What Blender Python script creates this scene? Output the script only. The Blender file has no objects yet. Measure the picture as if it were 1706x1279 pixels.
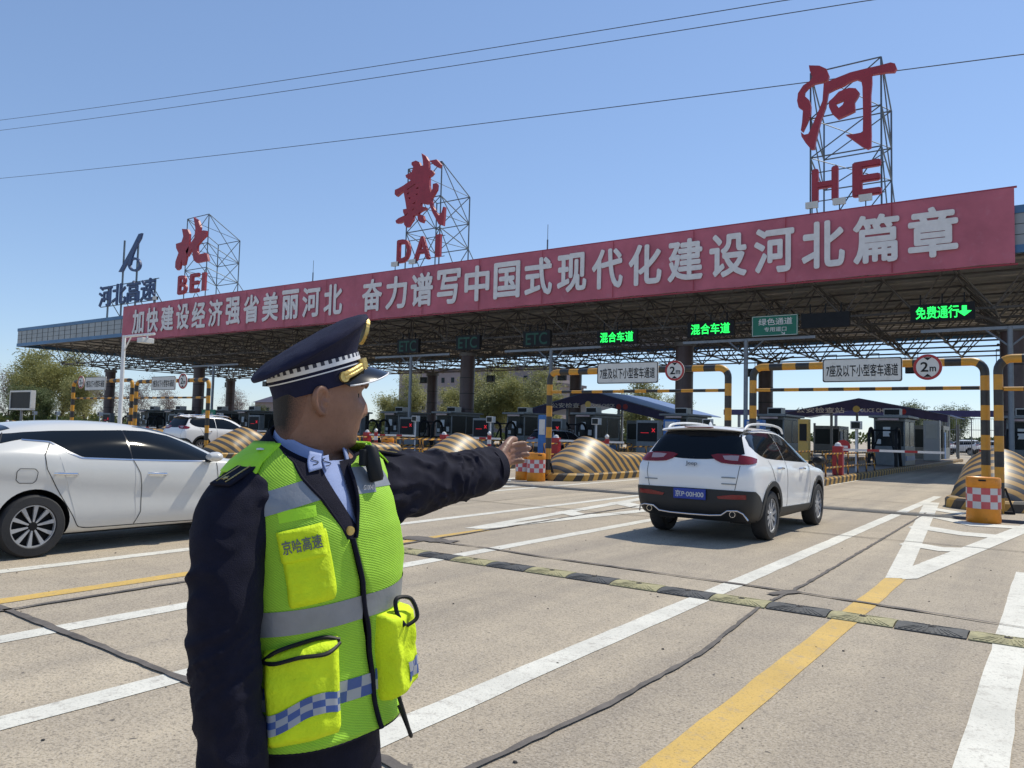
import bpy, math, random
from mathutils import Vector as V, Matrix
from mathutils.bvhtree import BVHTree
from mathutils.geometry import tessellate_polygon
import mathutils.noise as mn

random.seed(7)
S = bpy.context.scene
COL = S.collection
R_ = math.radians

# ------------------------------------------------------------------ camera
F_PX, CX, CY = 1290.0, 853.0, 639.5
RX = V((0.8184976, -0.01463375, -0.57432354))
RY = V((0.57395233, 0.06486231, 0.81631588))
RZ = V((0.02530619, -0.99778692, 0.06148872))
EYE = V((0, 0, 1.5))
cam_d = bpy.data.cameras.new('camera')
cam = bpy.data.objects.new('camera', cam_d)
COL.objects.link(cam)
S.camera = cam
cam_d.sensor_width = 36
cam_d.lens = F_PX / 1706 * 36
cam_d.clip_start = 0.05
cam_d.clip_end = 4000
cam.matrix_world = Matrix(((RX[0], -RX[1], -RX[2], EYE.x), (RY[0], -RY[1], -RY[2], EYE.y),
                           (RZ[0], -RZ[1], -RZ[2], EYE.z), (0, 0, 0, 1)))


def ray(x, y):
    c = V(((x - CX) / F_PX, (y - CY) / F_PX, 1.0))
    return V((RX.dot(c), RY.dot(c), RZ.dot(c)))


def at(x, y, Y):                      # survey: a point of the photo on the upright plane Y = const
    d = ray(x, y)
    return EYE + d * (Y / d.y)


def gnd(x, y, z=0.0):                 # survey: a point of the photo on the ground
    d = ray(x, y)
    return EYE + d * ((z - EYE.z) / d.z)


# ------------------------------------------------------------------ sky, sun, exposure
SUN = V((0.20, 0.65, 1.0)).normalized()
wd = bpy.data.worlds.new('World')
S.world = wd
wd.use_nodes = True
nt = wd.node_tree
nt.nodes.clear()
sky = nt.nodes.new('ShaderNodeTexSky')
sky.sky_type = 'NISHITA'
sky.sun_disc = False
sky.sun_elevation = math.asin(SUN.z)
sky.sun_rotation = math.atan2(SUN.x, SUN.y)
sky.altitude = 0
sky.air_density = 1.0
sky.dust_density = 0.1
sky.ozone_density = 3.0
bg = nt.nodes.new('ShaderNodeBackground')
bg.inputs['Strength'].default_value = 0.15
wo = nt.nodes.new('ShaderNodeOutputWorld')
tint = nt.nodes.new('ShaderNodeMix')
tint.data_type = 'RGBA'
tint.blend_type = 'MULTIPLY'
tint.inputs[0].default_value = 1.0
tint.inputs[7].default_value = (1.17, 1.32, 1.57, 1)
gam = nt.nodes.new('ShaderNodeGamma')
gam.inputs[1].default_value = 0.70
nt.links.new(sky.outputs[0], gam.inputs[0])
nt.links.new(gam.outputs[0], tint.inputs[6])
nt.links.new(tint.outputs[2], bg.inputs[0])
nt.links.new(bg.outputs[0], wo.inputs[0])
sd = bpy.data.lights.new('sun', 'SUN')
sd.energy = 3.9
sd.angle = R_(0.6)
sd.color = (1.0, 0.945, 0.81)
so = bpy.data.objects.new('sun', sd)
COL.objects.link(so)
so.rotation_euler = (-SUN).to_track_quat('-Z', 'Y').to_euler()
S.view_settings.view_transform = 'Standard'
S.view_settings.look = 'None'
S.view_settings.exposure = 0.06
S.view_settings.gamma = 1.0
S.cycles.max_bounces = 6
S.cycles.use_denoising = True


# ------------------------------------------------------------------ materials
def newmat(name):
    m = bpy.data.materials.new(name)
    m.use_nodes = True
    return m, m.node_tree, m.node_tree.nodes['Principled BSDF']


def N(t, typ, **kw):
    n = t.nodes.new(typ)
    for k, v in kw.items():
        if hasattr(n, k) and not k[0].isupper():
            setattr(n, k, v)
        else:
            n.inputs[k].default_value = v
    return n


def mth(t, op, a, b=None):
    n = t.nodes.new('ShaderNodeMath')
    n.operation = op
    for i, v in enumerate((a, b)):
        if v is None:
            continue
        if isinstance(v, (int, float)):
            n.inputs[i].default_value = v
        else:
            t.links.new(v, n.inputs[i])
    return n.outputs[0]


def mixc(t, fac, a, b):
    n = t.nodes.new('ShaderNodeMix')
    n.data_type = 'RGBA'
    for sock, v in ((n.inputs[0], fac), (n.inputs[6], a), (n.inputs[7], b)):
        if isinstance(v, (int, float)):
            sock.default_value = v
        elif isinstance(v, tuple):
            sock.default_value = v if len(v) == 4 else (*v, 1)
        else:
            t.links.new(v, sock)
    return n.outputs[2]


def noise_out(t, scale, detail=4, rough=0.6, coord='Object', vec=None):
    tc = t.nodes.new('ShaderNodeTexCoord')
    n = N(t, 'ShaderNodeTexNoise', Scale=scale, Detail=detail, Roughness=rough)
    if vec is not None:
        mp = N(t, 'ShaderNodeMapping')
        mp.inputs['Scale'].default_value = vec
        t.links.new(tc.outputs[coord], mp.inputs[0])
        t.links.new(mp.outputs[0], n.inputs['Vector'])
    else:
        t.links.new(tc.outputs[coord], n.inputs['Vector'])
    return n.outputs['Fac']


def ramp(t, fac, lo, hi):
    n = t.nodes.new('ShaderNodeMapRange')
    n.inputs[1].default_value = lo
    n.inputs[2].default_value = hi
    t.links.new(fac, n.inputs[0])
    return n.outputs[0]


def bumpn(t, p, h, strength, dist):
    b = N(t, 'ShaderNodeBump', Strength=strength, Distance=dist)
    t.links.new(h, b.inputs['Height'])
    t.links.new(b.outputs[0], p.inputs['Normal'])


def mat(name, col, rough=0.5, metal=0.0, var=0.12, scale=3.0, bump=0.0, bscale=60, coat=0.0, emit=0.0, dirt=None):
    m, t, p = newmat(name)
    c = (*col, 1)
    p.inputs['Base Color'].default_value = c
    p.inputs['Roughness'].default_value = rough
    p.inputs['Metallic'].default_value = metal
    p.inputs['Coat Weight'].default_value = coat
    p.inputs['Coat Roughness'].default_value = 0.04
    if var:
        f = ramp(t, noise_out(t, scale, 6), 0.3, 0.7)
        lo = tuple(x * (1 - var) for x in col)
        hi = tuple(min(1, x * (1 + var)) for x in col)
        o = mixc(t, f, lo, hi)
        if dirt:
            g = ramp(t, noise_out(t, scale * 2.7, 8, 0.75), 0.56, 0.72)
            o = mixc(t, mth(t, 'MULTIPLY', g, 0.75), o, dirt)
        t.links.new(o, p.inputs['Base Color'])
    if bump:
        bumpn(t, p, noise_out(t, bscale, 4), bump, 0.01)
    if emit:
        p.inputs['Emission Color'].default_value = c
        p.inputs['Emission Strength'].default_value = emit
    m.diffuse_color = c
    return m


def stripe_mat(name, a, b, period, slant=0.0, axis='UV', rough=0.45, vec=None):
    """two-colour stripes along UV.x (metres) or along a direction in object space, chipped a little"""
    m, t, p = newmat(name)
    tc = t.nodes.new('ShaderNodeTexCoord')
    if axis == 'UV':
        sp = t.nodes.new('ShaderNodeSeparateXYZ')
        t.links.new(tc.outputs['UV'], sp.inputs[0])
        u = mth(t, 'ADD', sp.outputs[0], mth(t, 'MULTIPLY', sp.outputs[1], slant))
    else:
        d = t.nodes.new('ShaderNodeVectorMath')
        d.operation = 'DOT_PRODUCT'
        d.inputs[1].default_value = vec
        t.links.new(tc.outputs['Object'], d.inputs[0])
        u = d.outputs['Value']
    fr = mth(t, 'FRACT', mth(t, 'DIVIDE', u, period))
    s = mth(t, 'LESS_THAN', fr, 0.5)
    base = mixc(t, s, b, a)
    w = ramp(t, noise_out(t, 5.0, 8, 0.7), 0.35, 0.75)
    base = mixc(t, mth(t, 'MULTIPLY', w, 0.35), base, (0.12, 0.10, 0.08))
    t.links.new(base, p.inputs['Base Color'])
    p.inputs['Roughness'].default_value = rough
    return m


def checker_mat(name, a, b, su, sv, rough=0.5):
    m, t, p = newmat(name)
    tc = t.nodes.new('ShaderNodeTexCoord')
    sp = t.nodes.new('ShaderNodeSeparateXYZ')
    t.links.new(tc.outputs['UV'], sp.inputs[0])
    fu = mth(t, 'FLOOR', mth(t, 'DIVIDE', sp.outputs[0], su))
    fv = mth(t, 'FLOOR', mth(t, 'DIVIDE', sp.outputs[1], sv))
    q = mth(t, 'ABSOLUTE', mth(t, 'MODULO', mth(t, 'ADD', fu, fv), 2.0))
    s = mth(t, 'GREATER_THAN', q, 0.5)
    o = mixc(t, s, a, b)
    o = mixc(t, mth(t, 'MULTIPLY', noise_out(t, 14, 5), 0.25), o, tuple(x * .6 for x in a))
    t.links.new(o, p.inputs['Base Color'])
    p.inputs['Roughness'].default_value = rough
    return m


def concrete():
    m, t, p = newmat('road_concrete')
    big = ramp(t, noise_out(t, 0.22, 6, 0.6), 0.3, 0.7)
    o = mixc(t, big, (0.48, 0.395, 0.28), (0.60, 0.50, 0.36))
    tcs = t.nodes.new('ShaderNodeTexCoord')
    sps = t.nodes.new('ShaderNodeSeparateXYZ')
    t.links.new(tcs.outputs['Object'], sps.inputs[0])
    cmb = t.nodes.new('ShaderNodeCombineXYZ')
    t.links.new(mth(t, 'FLOOR', mth(t, 'DIVIDE', mth(t, 'ADD', sps.outputs[0], 2.2), 4.85)), cmb.inputs[0])
    t.links.new(mth(t, 'FLOOR', mth(t, 'DIVIDE', mth(t, 'SUBTRACT', sps.outputs[1], 2.75), 5.2)), cmb.inputs[1])
    wn = t.nodes.new('ShaderNodeTexWhiteNoise')
    t.links.new(cmb.outputs[0], wn.inputs['Vector'])
    o = mixc(t, mth(t, 'MULTIPLY', wn.outputs['Value'], 0.34), o, (0.30, 0.245, 0.19))
    trk = ramp(t, noise_out(t, 1.0, 5, 0.6, vec=(1.2, 0.05, 1)), 0.42, 0.68)
    o = mixc(t, mth(t, 'MULTIPLY', trk, 0.5), o, (0.22, 0.185, 0.15))
    med = ramp(t, noise_out(t, 2.6, 8, 0.75), 0.4, 0.72)
    o = mixc(t, mth(t, 'MULTIPLY', med, 0.38), o, (0.185, 0.155, 0.13))
    stain = ramp(t, noise_out(t, 0.9, 9, 0.8), 0.60, 0.70)
    o = mixc(t, mth(t, 'MULTIPLY', stain, 0.42), o, (0.14, 0.115, 0.095))
    dx_ = mth(t, 'ABSOLUTE', mth(t, 'SUBTRACT', mth(t, 'FRACT', mth(t, 'DIVIDE', mth(t, 'ADD', sps.outputs[0], 4.3 + 2.95), 5.9)), 0.5))
    oil = ramp(t, dx_, 0.075, 0.0)
    wob = ramp(t, noise_out(t, 1.0, 6, 0.7, vec=(2.5, 0.35, 1)), 0.40, 0.66)
    o = mixc(t, mth(t, 'MULTIPLY', mth(t, 'MULTIPLY', oil, wob), 0.55), o, (0.17, 0.145, 0.12))
    whl = ramp(t, mth(t, 'ABSOLUTE', mth(t, 'SUBTRACT', dx_, 0.132)), 0.035, 0.0)
    o = mixc(t, mth(t, 'MULTIPLY', mth(t, 'MULTIPLY', whl, wob), 0.30), o, (0.22, 0.19, 0.16))
    gr = noise_out(t, 70, 3, 0.7)
    g1 = ramp(t, gr, 0.52, 0.66)
    o = mixc(t, mth(t, 'MULTIPLY', g1, 0.74), o, (0.10, 0.085, 0.07))
    g2 = ramp(t, gr, 0.46, 0.34)
    o = mixc(t, mth(t, 'MULTIPLY', g2, 0.6), o, (0.54, 0.48, 0.41))
    gm = noise_out(t, 28, 4, 0.75)
    o = mixc(t, mth(t, 'MULTIPLY', ramp(t, gm, 0.53, 0.66), 0.66), o, (0.16, 0.135, 0.11))
    o = mixc(t, mth(t, 'MULTIPLY', ramp(t, gm, 0.45, 0.32), 0.4), o, (0.50, 0.44, 0.37))
    sp = ramp(t, noise_out(t, 17, 2, 0.5), 0.70, 0.74)
    o = mixc(t, mth(t, 'MULTIPLY', sp, 0.8), o, (0.07, 0.06, 0.055))
    t.links.new(o, p.inputs['Base Color'])
    p.inputs['Roughness'].default_value = 0.85
    bumpn(t, p, gr, 0.55, 0.01)
    return m


def paint_mat(name, col):
    m, t, p = newmat(name)
    w = ramp(t, noise_out(t, 9, 10, 0.8), 0.525, 0.66)
    sp = ramp(t, noise_out(t, 60, 4, 0.75), 0.54, 0.68)
    o = mixc(t, ramp(t, noise_out(t, 1.3, 5), 0.35, 0.7), col, tuple(x * .78 for x in col))
    o = mixc(t, mth(t, 'MULTIPLY', w, 0.7), o, (0.30, 0.26, 0.22))
    o = mixc(t, mth(t, 'MULTIPLY', sp, 0.65), o, tuple(x * .35 for x in col))
    t.links.new(o, p.inputs['Base Color'])
    p.inputs['Roughness'].default_value = 0.7
    bumpn(t, p, noise_out(t, 70, 3, 0.7), 0.4, 0.008)
    return m


def weave_mat(name, col, dark, pu, pv, rough=0.7, amount=0.55, bump=0.5):
    """woven mesh cloth: rows of small holes laid out in UV metres"""
    m, t, p = newmat(name)
    tc = t.nodes.new('ShaderNodeTexCoord')
    sp = t.nodes.new('ShaderNodeSeparateXYZ')
    t.links.new(tc.outputs['UV'], sp.inputs[0])
    a = mth(t, 'SINE', mth(t, 'MULTIPLY', sp.outputs[0], 2 * math.pi / pu))
    b = mth(t, 'SINE', mth(t, 'MULTIPLY', mth(t, 'ADD', sp.outputs[1], mth(t, 'MULTIPLY', sp.outputs[0], 0.5)), 2 * math.pi / pv))
    h = mth(t, 'MULTIPLY', a, b)
    f = ramp(t, h, -0.2, 0.6)
    fold = ramp(t, noise_out(t, 9, 5), 0.3, 0.75)
    c2 = mixc(t, fold, col, tuple(x * .8 for x in col))
    o = mixc(t, mth(t, 'MULTIPLY', f, amount), c2, dark)
    t.links.new(o, p.inputs['Base Color'])
    p.inputs['Roughness'].default_value = rough
    bumpn(t, p, mth(t, 'ADD', mth(t, 'MULTIPLY', h, -0.3), mth(t, 'MULTIPLY', noise_out(t, 22, 4), 2.0)), bump, 0.006)
    return m


def skin_mat():
    m, t, p = newmat('skin')
    a = ramp(t, noise_out(t, 18, 6), 0.3, 0.7)
    o = mixc(t, a, (0.215, 0.105, 0.066), (0.30, 0.152, 0.100))
    s = ramp(t, noise_out(t, 160, 3), 0.55, 0.75)
    o = mixc(t, mth(t, 'MULTIPLY', s, 0.3), o, (0.13, 0.058, 0.036))
    t.links.new(o, p.inputs['Base Color'])
    p.inputs['Roughness'].default_value = 0.48
    p.inputs['Subsurface Weight'].default_value = 0.08
    p.inputs['Subsurface Radius'].default_value = (0.01, 0.004, 0.002)
    bumpn(t, p, noise_out(t, 130, 4), 0.25, 0.004)
    return m


def hair_mat():
    m, t, p = newmat('short_hair')
    tc = t.nodes.new('ShaderNodeTexCoord')
    sp = t.nodes.new('ShaderNodeSeparateXYZ')
    t.links.new(tc.outputs['UV'], sp.inputs[0])
    n = noise_out(t, 420, 3, 0.7)
    k = mth(t, 'ADD', sp.outputs[0], mth(t, 'MULTIPLY', mth(t, 'SUBTRACT', n, 0.5), 0.9))
    t.links.new(mixc(t, ramp(t, k, 0.05, 0.75), (0.245, 0.122, 0.079), (0.022, 0.016, 0.013)), p.inputs['Base Color'])
    p.inputs['Roughness'].default_value = 0.75
    bumpn(t, p, n, 0.6, 0.004)
    return m


def leaf_mat(name, c1, c2):
    m, t, p = newmat(name)
    a = ramp(t, noise_out(t, 0.9, 3), 0.3, 0.7)
    t.links.new(mixc(t, a, c1, c2), p.inputs['Base Color'])
    p.inputs['Roughness'].default_value = 0.65
    tr = t.nodes.new('ShaderNodeBsdfTranslucent')
    t.links.new(mixc(t, a, c1, c2), tr.inputs[0])
    ad = t.nodes.new('ShaderNodeMixShader')
    ad.inputs[0].default_value = 0.35
    t.links.new(p.outputs[0], ad.inputs[1])
    t.links.new(tr.outputs[0], ad.inputs[2])
    t.links.new(ad.outputs[0], t.nodes['Material Output'].inputs[0])
    return m


YEL, BLK = (0.62, 0.29, 0.02), (0.018, 0.02, 0.022)
M = dict(
    concrete=concrete(),
    white_line=paint_mat('white_road_paint', (0.74, 0.71, 0.62)),
    yellow_line=paint_mat('yellow_road_paint', (0.66, 0.43, 0.11)),
    tar=mat('tar_seam', (0.125, 0.108, 0.095), 0.85, var=.35, scale=6, bump=.4),
    joint=mat('slab_joint', (0.06, 0.052, 0.045), 0.9, var=.3),
    rub_blk=mat('black_rubber', (0.062, 0.062, 0.062), 0.7, var=.35, scale=9, bump=.4, dirt=(.2, .18, .15)),
    rub_yel=mat('yellow_rubber', (0.33, 0.295, 0.155), 0.75, var=.35, scale=12, bump=.4, dirt=(.09, .08, .065)),
    tube=stripe_mat('hazard_tube_paint', YEL, BLK, 0.67),
    thin=stripe_mat('hazard_bar_paint', YEL, BLK, 0.72),
    mound=stripe_mat('hazard_mound_paint', (0.48, 0.27, 0.065), (0.05, 0.05, 0.05), 0.46, axis='O', vec=(0.0, 1.0, 1.05), rough=.46),
    curb=stripe_mat('hazard_curb_paint', (0.50, 0.28, 0.05), (0.04, 0.035, 0.03), 0.62, slant=0.7, rough=.6),
    rail=stripe_mat('hazard_rail_paint', YEL, (0.05, 0.02, 0.02), 0.5, slant=.5),
    island=mat('island_paving', (0.25, 0.22, 0.2), 0.85, var=.25),
    white=mat('white_enamel', (0.72, 0.72, 0.71), 0.4, var=.06, dirt=(.5, .47, .42)),
    offwhite=mat('sign_panel_white', (0.62, 0.62, 0.59), 0.5, var=.08, scale=2, dirt=(.45, .43, .38)),
    black=mat('black_plastic', (0.015, 0.016, 0.018), 0.5, var=.2),
    blackgloss=mat('black_gloss', (0.008, 0.008, 0.01), 0.12, var=0),
    redpaint=mat('red_sign_paint', (0.34, 0.032, 0.05), 0.5, var=.12, scale=1, dirt=(.25, .05, .05)),
    red=mat('red_enamel', (0.36, 0.022, 0.025), 0.45, var=.15),
    banner=mat('red_banner_cloth', (0.50, 0.138, 0.18), 0.8, var=.18, scale=.5, dirt=(.52, .20, .25), bump=.2, bscale=3),
    letter=mat('white_letter', (0.78, 0.75, 0.72), 0.7, var=.08),
    navyletter=mat('blue_letter', (0.025, 0.055, 0.15), 0.45, var=.15),
    steel=mat('galvanised_steel', (0.23, 0.25, 0.27), 0.5, .3, var=.15),
    frame=mat('sign_frame_steel', (0.11, 0.14, 0.17), 0.5, .4, var=.2),
    truss=mat('truss_paint', (0.18, 0.17, 0.165), 0.55, .2, var=.25, scale=.7),
    deck=mat('roof_soffit', (0.58, 0.545, 0.49), 0.8, var=.22, scale=.6, dirt=(.45, .39, .32)),
    fascia=mat('fascia_panel', (0.30, 0.31, 0.31), 0.45, .3, var=.15, scale=.4),
    fasciablue=mat('fascia_blue_trim', (0.06, 0.16, 0.30), 0.45, .1, var=.15, scale=.5),
    column=mat('column_cladding', (0.085, 0.055, 0.058), 0.4, var=.25, scale=1.2),
    booth=mat('booth_grey', (0.20, 0.215, 0.22), 0.45, .2, var=.15),
    glass=mat('window_glass', (0.014, 0.022, 0.025), 0.25, var=0),
    green=mat('green_sign', (0.0, 0.16, 0.095), 0.45, var=.1),
    ledg=mat('led_green', (0.02, 0.9, 0.12), 0.5, var=0, emit=1.6),
    ledd=mat('led_dim_green', (0.004, 0.05, 0.032), 0.5, var=0, emit=.12),
    ledr=mat('led_red', (0.9, 0.02, 0.03), 0.5, var=0, emit=0.5),
    orange=mat('orange_plastic', (0.72, 0.25, 0.012), 0.4, var=.15, scale=4, dirt=(.42, .14, .03)),
    tent=mat('tent_fascia_navy', (0.05, 0.045, 0.13), 0.6, var=.15),
    tentroof=mat('tent_roof_blue', (0.07, 0.14, 0.33), 0.5, .1, var=.15),
    blue=mat('blue_plastic', (0.03, 0.15, 0.42), 0.4, var=.15),
    brick=mat('pinkish_wall', (0.30, 0.245, 0.24), 0.85, var=.12, scale=.3),
    bark=mat('bark', (0.07, 0.055, 0.045), 0.9, var=.3),
    leafg=leaf_mat('spring_leaf', (0.22, 0.225, 0.075), (0.34, 0.33, 0.13)),
    leafd=leaf_mat('dark_leaf', (0.07, 0.10, 0.028), (0.12, 0.15, 0.05)),
    leafp=leaf_mat('blossom_twig', (0.17, 0.135, 0.125), (0.26, 0.21, 0.2)),
    carwhite=mat('white_car_paint', (0.86, 0.85, 0.83), 0.25, var=.02, coat=.5),
    pearl=mat('pearl_car_paint', (0.62, 0.61, 0.58), 0.28, 0, var=.02, coat=.5),
    carsilver=mat('silver_car_paint', (0.30, 0.32, 0.35), 0.28, .4, var=.03, coat=.5),
    carglass=mat('tinted_glass', (0.006, 0.009, 0.013), 0.05, var=0),
    tyre=mat('tyre_rubber', (0.02, 0.02, 0.022), 0.75, var=.25, bump=.3),
    alloy=mat('alloy_rim', (0.42, 0.42, 0.43), 0.4, .4, var=.05),
    rimdark=mat('dark_rim', (0.012, 0.012, 0.013), 0.8, 0, var=.1),
    chrome=mat('chrome', (0.7, 0.7, 0.72), 0.12, 1.0, var=0),
    cladding=mat('grey_plastic_cladding', (0.015, 0.016, 0.018), 0.55, var=.15, bump=.1),
    taillamp=mat('tail_lamp_red', (0.19, 0.006, 0.012), 0.15, var=.15, scale=12, coat=.3),
    lampclear=mat('lamp_clear', (0.42, 0.30, 0.31), 0.15, var=.1, coat=.4),
    plate=mat('plate_blue', (0.012, 0.04, 0.30), 0.4, var=.05),
    seam=mat('panel_gap', (0.03, 0.03, 0.03), 0.8, var=0),
    wire=mat('cable_black', (0.03, 0.035, 0.045), 0.6, var=0),
    skin=skin_mat(),
    hair=hair_mat(),
    navy=mat('navy_uniform', (0.0095, 0.0095, 0.021), 0.85, var=.2, scale=30, bump=.35, bscale=500),
    capcloth=mat('navy_cap_cloth', (0.016, 0.017, 0.042), 0.85, var=.15, scale=30, bump=.3, bscale=600),
    shirt=mat('pale_blue_shirt', (0.29, 0.36, 0.60), 0.8, var=.06, scale=20, bump=.2, bscale=400),
    vest=weave_mat('hi_vis_mesh', (0.40, 0.74, 0.04), (0.13, 0.30, 0.012), 0.0046, 0.0048, amount=.45, bump=.35),
    vestplain=mat('hi_vis_fabric', (0.64, 0.82, 0.008), 0.8, var=.10, scale=14, bump=.7, bscale=34),
    vesttrim=mat('hi_vis_shoulder', (0.40, 0.78, 0.02), 0.6, var=.08, scale=14, bump=.4, bscale=30),
    reflect=mat('reflective_tape', (0.25, 0.265, 0.29), 0.42, .25, var=.1, scale=16, bump=.3, bscale=18),
    vcheck=checker_mat('blue_silver_checks', (0.36, 0.38, 0.42), (0.02, 0.075, 0.30), 0.021, 0.021, .45),
    bcheck=checker_mat('red_white_checks', (0.62, 0.60, 0.58), (0.55, 0.05, 0.06), 0.145, 0.15, .45),
    ccheck=checker_mat('cap_band_checks', (0.02, 0.021, 0.045), (0.75, 0.76, 0.80), 0.008, 0.008, .5),
    gold=mat('gold_braid', (0.60, 0.43, 0.14), 0.42, .6, var=.2, scale=60, bump=.2, bscale=200),
    silver=mat('silver_braid', (0.70, 0.70, 0.73), 0.5, .2, var=.1),
    printgrey=mat('grey_print', (0.13, 0.14, 0.15), 0.6, var=.1),
    eyewhite=mat('eye_white', (0.4, 0.37, 0.34), 0.2, var=0),
)


for k_ in ('glass', 'carglass', 'navy', 'capcloth', 'black', 'rimdark'):
    M[k_].node_tree.nodes['Principled BSDF'].inputs['Specular IOR Level'].default_value = 0.2


# ------------------------------------------------------------------ mesh builder
class MB:
    def __init__(s):
        s.v, s.f, s.mi, s.uv = [], [], [], []

    def add(s, vs, fs, m=0, uvs=None):
        b = len(s.v)
        s.v.extend(V(p) for p in vs)
        for k, f in enumerate(fs):
            s.f.append([b + i for i in f])
            s.mi.append(m[k] if isinstance(m, list) else m)
            s.uv.append(uvs[k] if uvs else None)
        return s

    def box(s, x0, x1, y0, y1, z0, z1, m=0):
        vs = [(x, y, z) for x in (x0, x1) for y in (y0, y1) for z in (z0, z1)]
        return s.add(vs, [(0, 1, 3, 2), (4, 6, 7, 5), (0, 4, 5, 1), (2, 3, 7, 6), (0, 2, 6, 4), (1, 5, 7, 3)], m)

    def beam(s, p0, p1, w, h, m=0, up=V((0, 0, 1))):
        p0, p1 = V(p0), V(p1)
        d = (p1 - p0).normalized()
        if abs(d.dot(up)) > .98:
            up = V((0, 1, 0))
        a = d.cross(up).normalized() * w / 2
        b = a.cross(d).normalized() * h / 2
        vs = [p + sa * a + sb * b for p in (p0, p1) for sa, sb in ((-1, -1), (1, -1), (1, 1), (-1, 1))]
        return s.add(vs, [(0, 3, 2, 1), (4, 5, 6, 7), (0, 1, 5, 4), (1, 2, 6, 5), (2, 3, 7, 6), (3, 0, 4, 7)], m)

    def tube(s, path, r, n=8, m=0, cap=True, uv=False):
        path = [V(p) for p in path]
        rs = r if isinstance(r, (list, tuple)) else [r] * len(path)
        b = len(s.v)
        prev, L = None, 0.0
        Ls = []
        for i, p in enumerate(path):
            t = (path[min(i + 1, len(path) - 1)] - path[max(i - 1, 0)])
            t = t.normalized() if t.length > 1e-9 else V((0, 0, 1))
            if prev is None:
                a = t.orthogonal().normalized()
                if abs(t.z) < .9:
                    a = t.cross(V((0, 0, 1))).normalized()
            else:
                a = (prev - t * prev.dot(t)).normalized()
            prev = a
            c = t.cross(a)
            if i:
                L += (p - path[i - 1]).length
            Ls.append(L)
            for k in range(n):
                th = 2 * math.pi * k / n
                s.v.append(p + (a * math.cos(th) + c * math.sin(th)) * rs[i])
        for i in range(len(path) - 1):
            for k in range(n):
                k2 = (k + 1) % n
                s.f.append([b + i * n + k, b + i * n + k2, b + (i + 1) * n + k2, b + (i + 1) * n + k])
                s.mi.append(m)
                s.uv.append([(Ls[i], k / n), (Ls[i], (k + 1) / n), (Ls[i + 1], (k + 1) / n), (Ls[i + 1], k / n)] if uv else None)
        if cap:
            s.f.append([b + k for k in range(n)][::-1]); s.mi.append(m); s.uv.append([(Ls[0], 0)] * n if uv else None)
            e = b + (len(path) - 1) * n
            s.f.append([e + k for k in range(n)]); s.mi.append(m); s.uv.append([(Ls[-1], 0)] * n if uv else None)
        return s

    def lathe(s, prof, c=(0, 0, 0), axis='Z', n=20, m=0, sx=1, sy=1):
        c = V(c)
        b = len(s.v)
        for r, z in prof:
            for k in range(n):
                th = 2 * math.pi * k / n
                x, y = r * math.cos(th) * sx, r * math.sin(th) * sy
                q = {'Z': (x, y, z), 'X': (z, x, y), 'Y': (x, z, y)}[axis]
                s.v.append(c + V(q))
        for i in range(len(prof) - 1):
            for k in range(n):
                k2 = (k + 1) % n
                f = [b + i * n + k, b + i * n + k2, b + (i + 1) * n + k2, b + (i + 1) * n + k]
                s.f.append(f[::-1] if axis == 'Y' else f)
                s.mi.append(m[i] if isinstance(m, list) else m)
                s.uv.append(None)
        return s

    def grid(s, P, m=0, cu=False, uvf=None, flip=False):
        b = len(s.v)
        nr, nc = len(P), len(P[0])
        for row in P:
            s.v.extend(V(p) for p in row)
        for i in range(nr - 1):
            for j in range(nc if cu else nc - 1):
                j2 = (j + 1) % nc
                f = [b + i * nc + j, b + i * nc + j2, b + (i + 1) * nc + j2, b + (i + 1) * nc + j]
                u = [uvf(i, j), uvf(i, j + 1), uvf(i + 1, j + 1), uvf(i + 1, j)] if uvf else None
                if flip:
                    f = f[::-1]
                    u = u[::-1] if u else None
                s.f.append(f); s.mi.append(m); s.uv.append(u)
        return s

    def prism(s, loops, o, ux, uy, uz, m=0):
        """extrude 2D loops (first the outline, then holes) by the vector uz"""
        o, ux, uy, uz = V(o), V(ux), V(uy), V(uz)
        flat = [p for lp in loops for p in lp]
        tri = tessellate_polygon([[V((p[0], p[1], 0)) for p in lp] for lp in loops])
        b = len(s.v)
        n = len(flat)
        for k in (0, 1):
            s.v.extend(o + ux * p[0] + uy * p[1] + uz * k for p in flat)
        nz = ux.cross(uy).dot(uz)
        for t in tri:
            a = [b + n + i for i in t]
            q = [flat[i] for i in t]
            ar = (q[1][0] - q[0][0]) * (q[2][1] - q[0][1]) - (q[2][0] - q[0][0]) * (q[1][1] - q[0][1])
            if ar * nz < 0:
                a = a[::-1]
            s.f.append(a); s.mi.append(m); s.uv.append(None)
            s.f.append([b + i - b - n for i in a][::-1] if False else [i - n for i in a][::-1]); s.mi.append(m); s.uv.append(None)
        k0 = 0
        for lp in loops:
            for i in range(len(lp)):
                j = (i + 1) % len(lp)
                s.f.append([b + k0 + i, b + k0 + j, b + n + k0 + j, b + n + k0 + i]); s.mi.append(m); s.uv.append(None)
            k0 += len(lp)
        return s

    def mesh(s, name, mats, off=None):
        me = bpy.data.meshes.new(name)
        vs = [tuple(p - off) if off is not None else tuple(p) for p in s.v]
        me.from_pydata(vs, [], s.f)
        for mm in mats:
            me.materials.append(M[mm] if isinstance(mm, str) else mm)
        me.polygons.foreach_set('material_index', s.mi)
        if any(u for u in s.uv):
            l = me.uv_layers.new(name='uv')
            k = 0
            for f, u in zip(s.f, s.uv):
                for i in range(len(f)):
                    l.data[k].uv = u[i] if u else (0, 0)
                    k += 1
        me.update()
        return me

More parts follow.
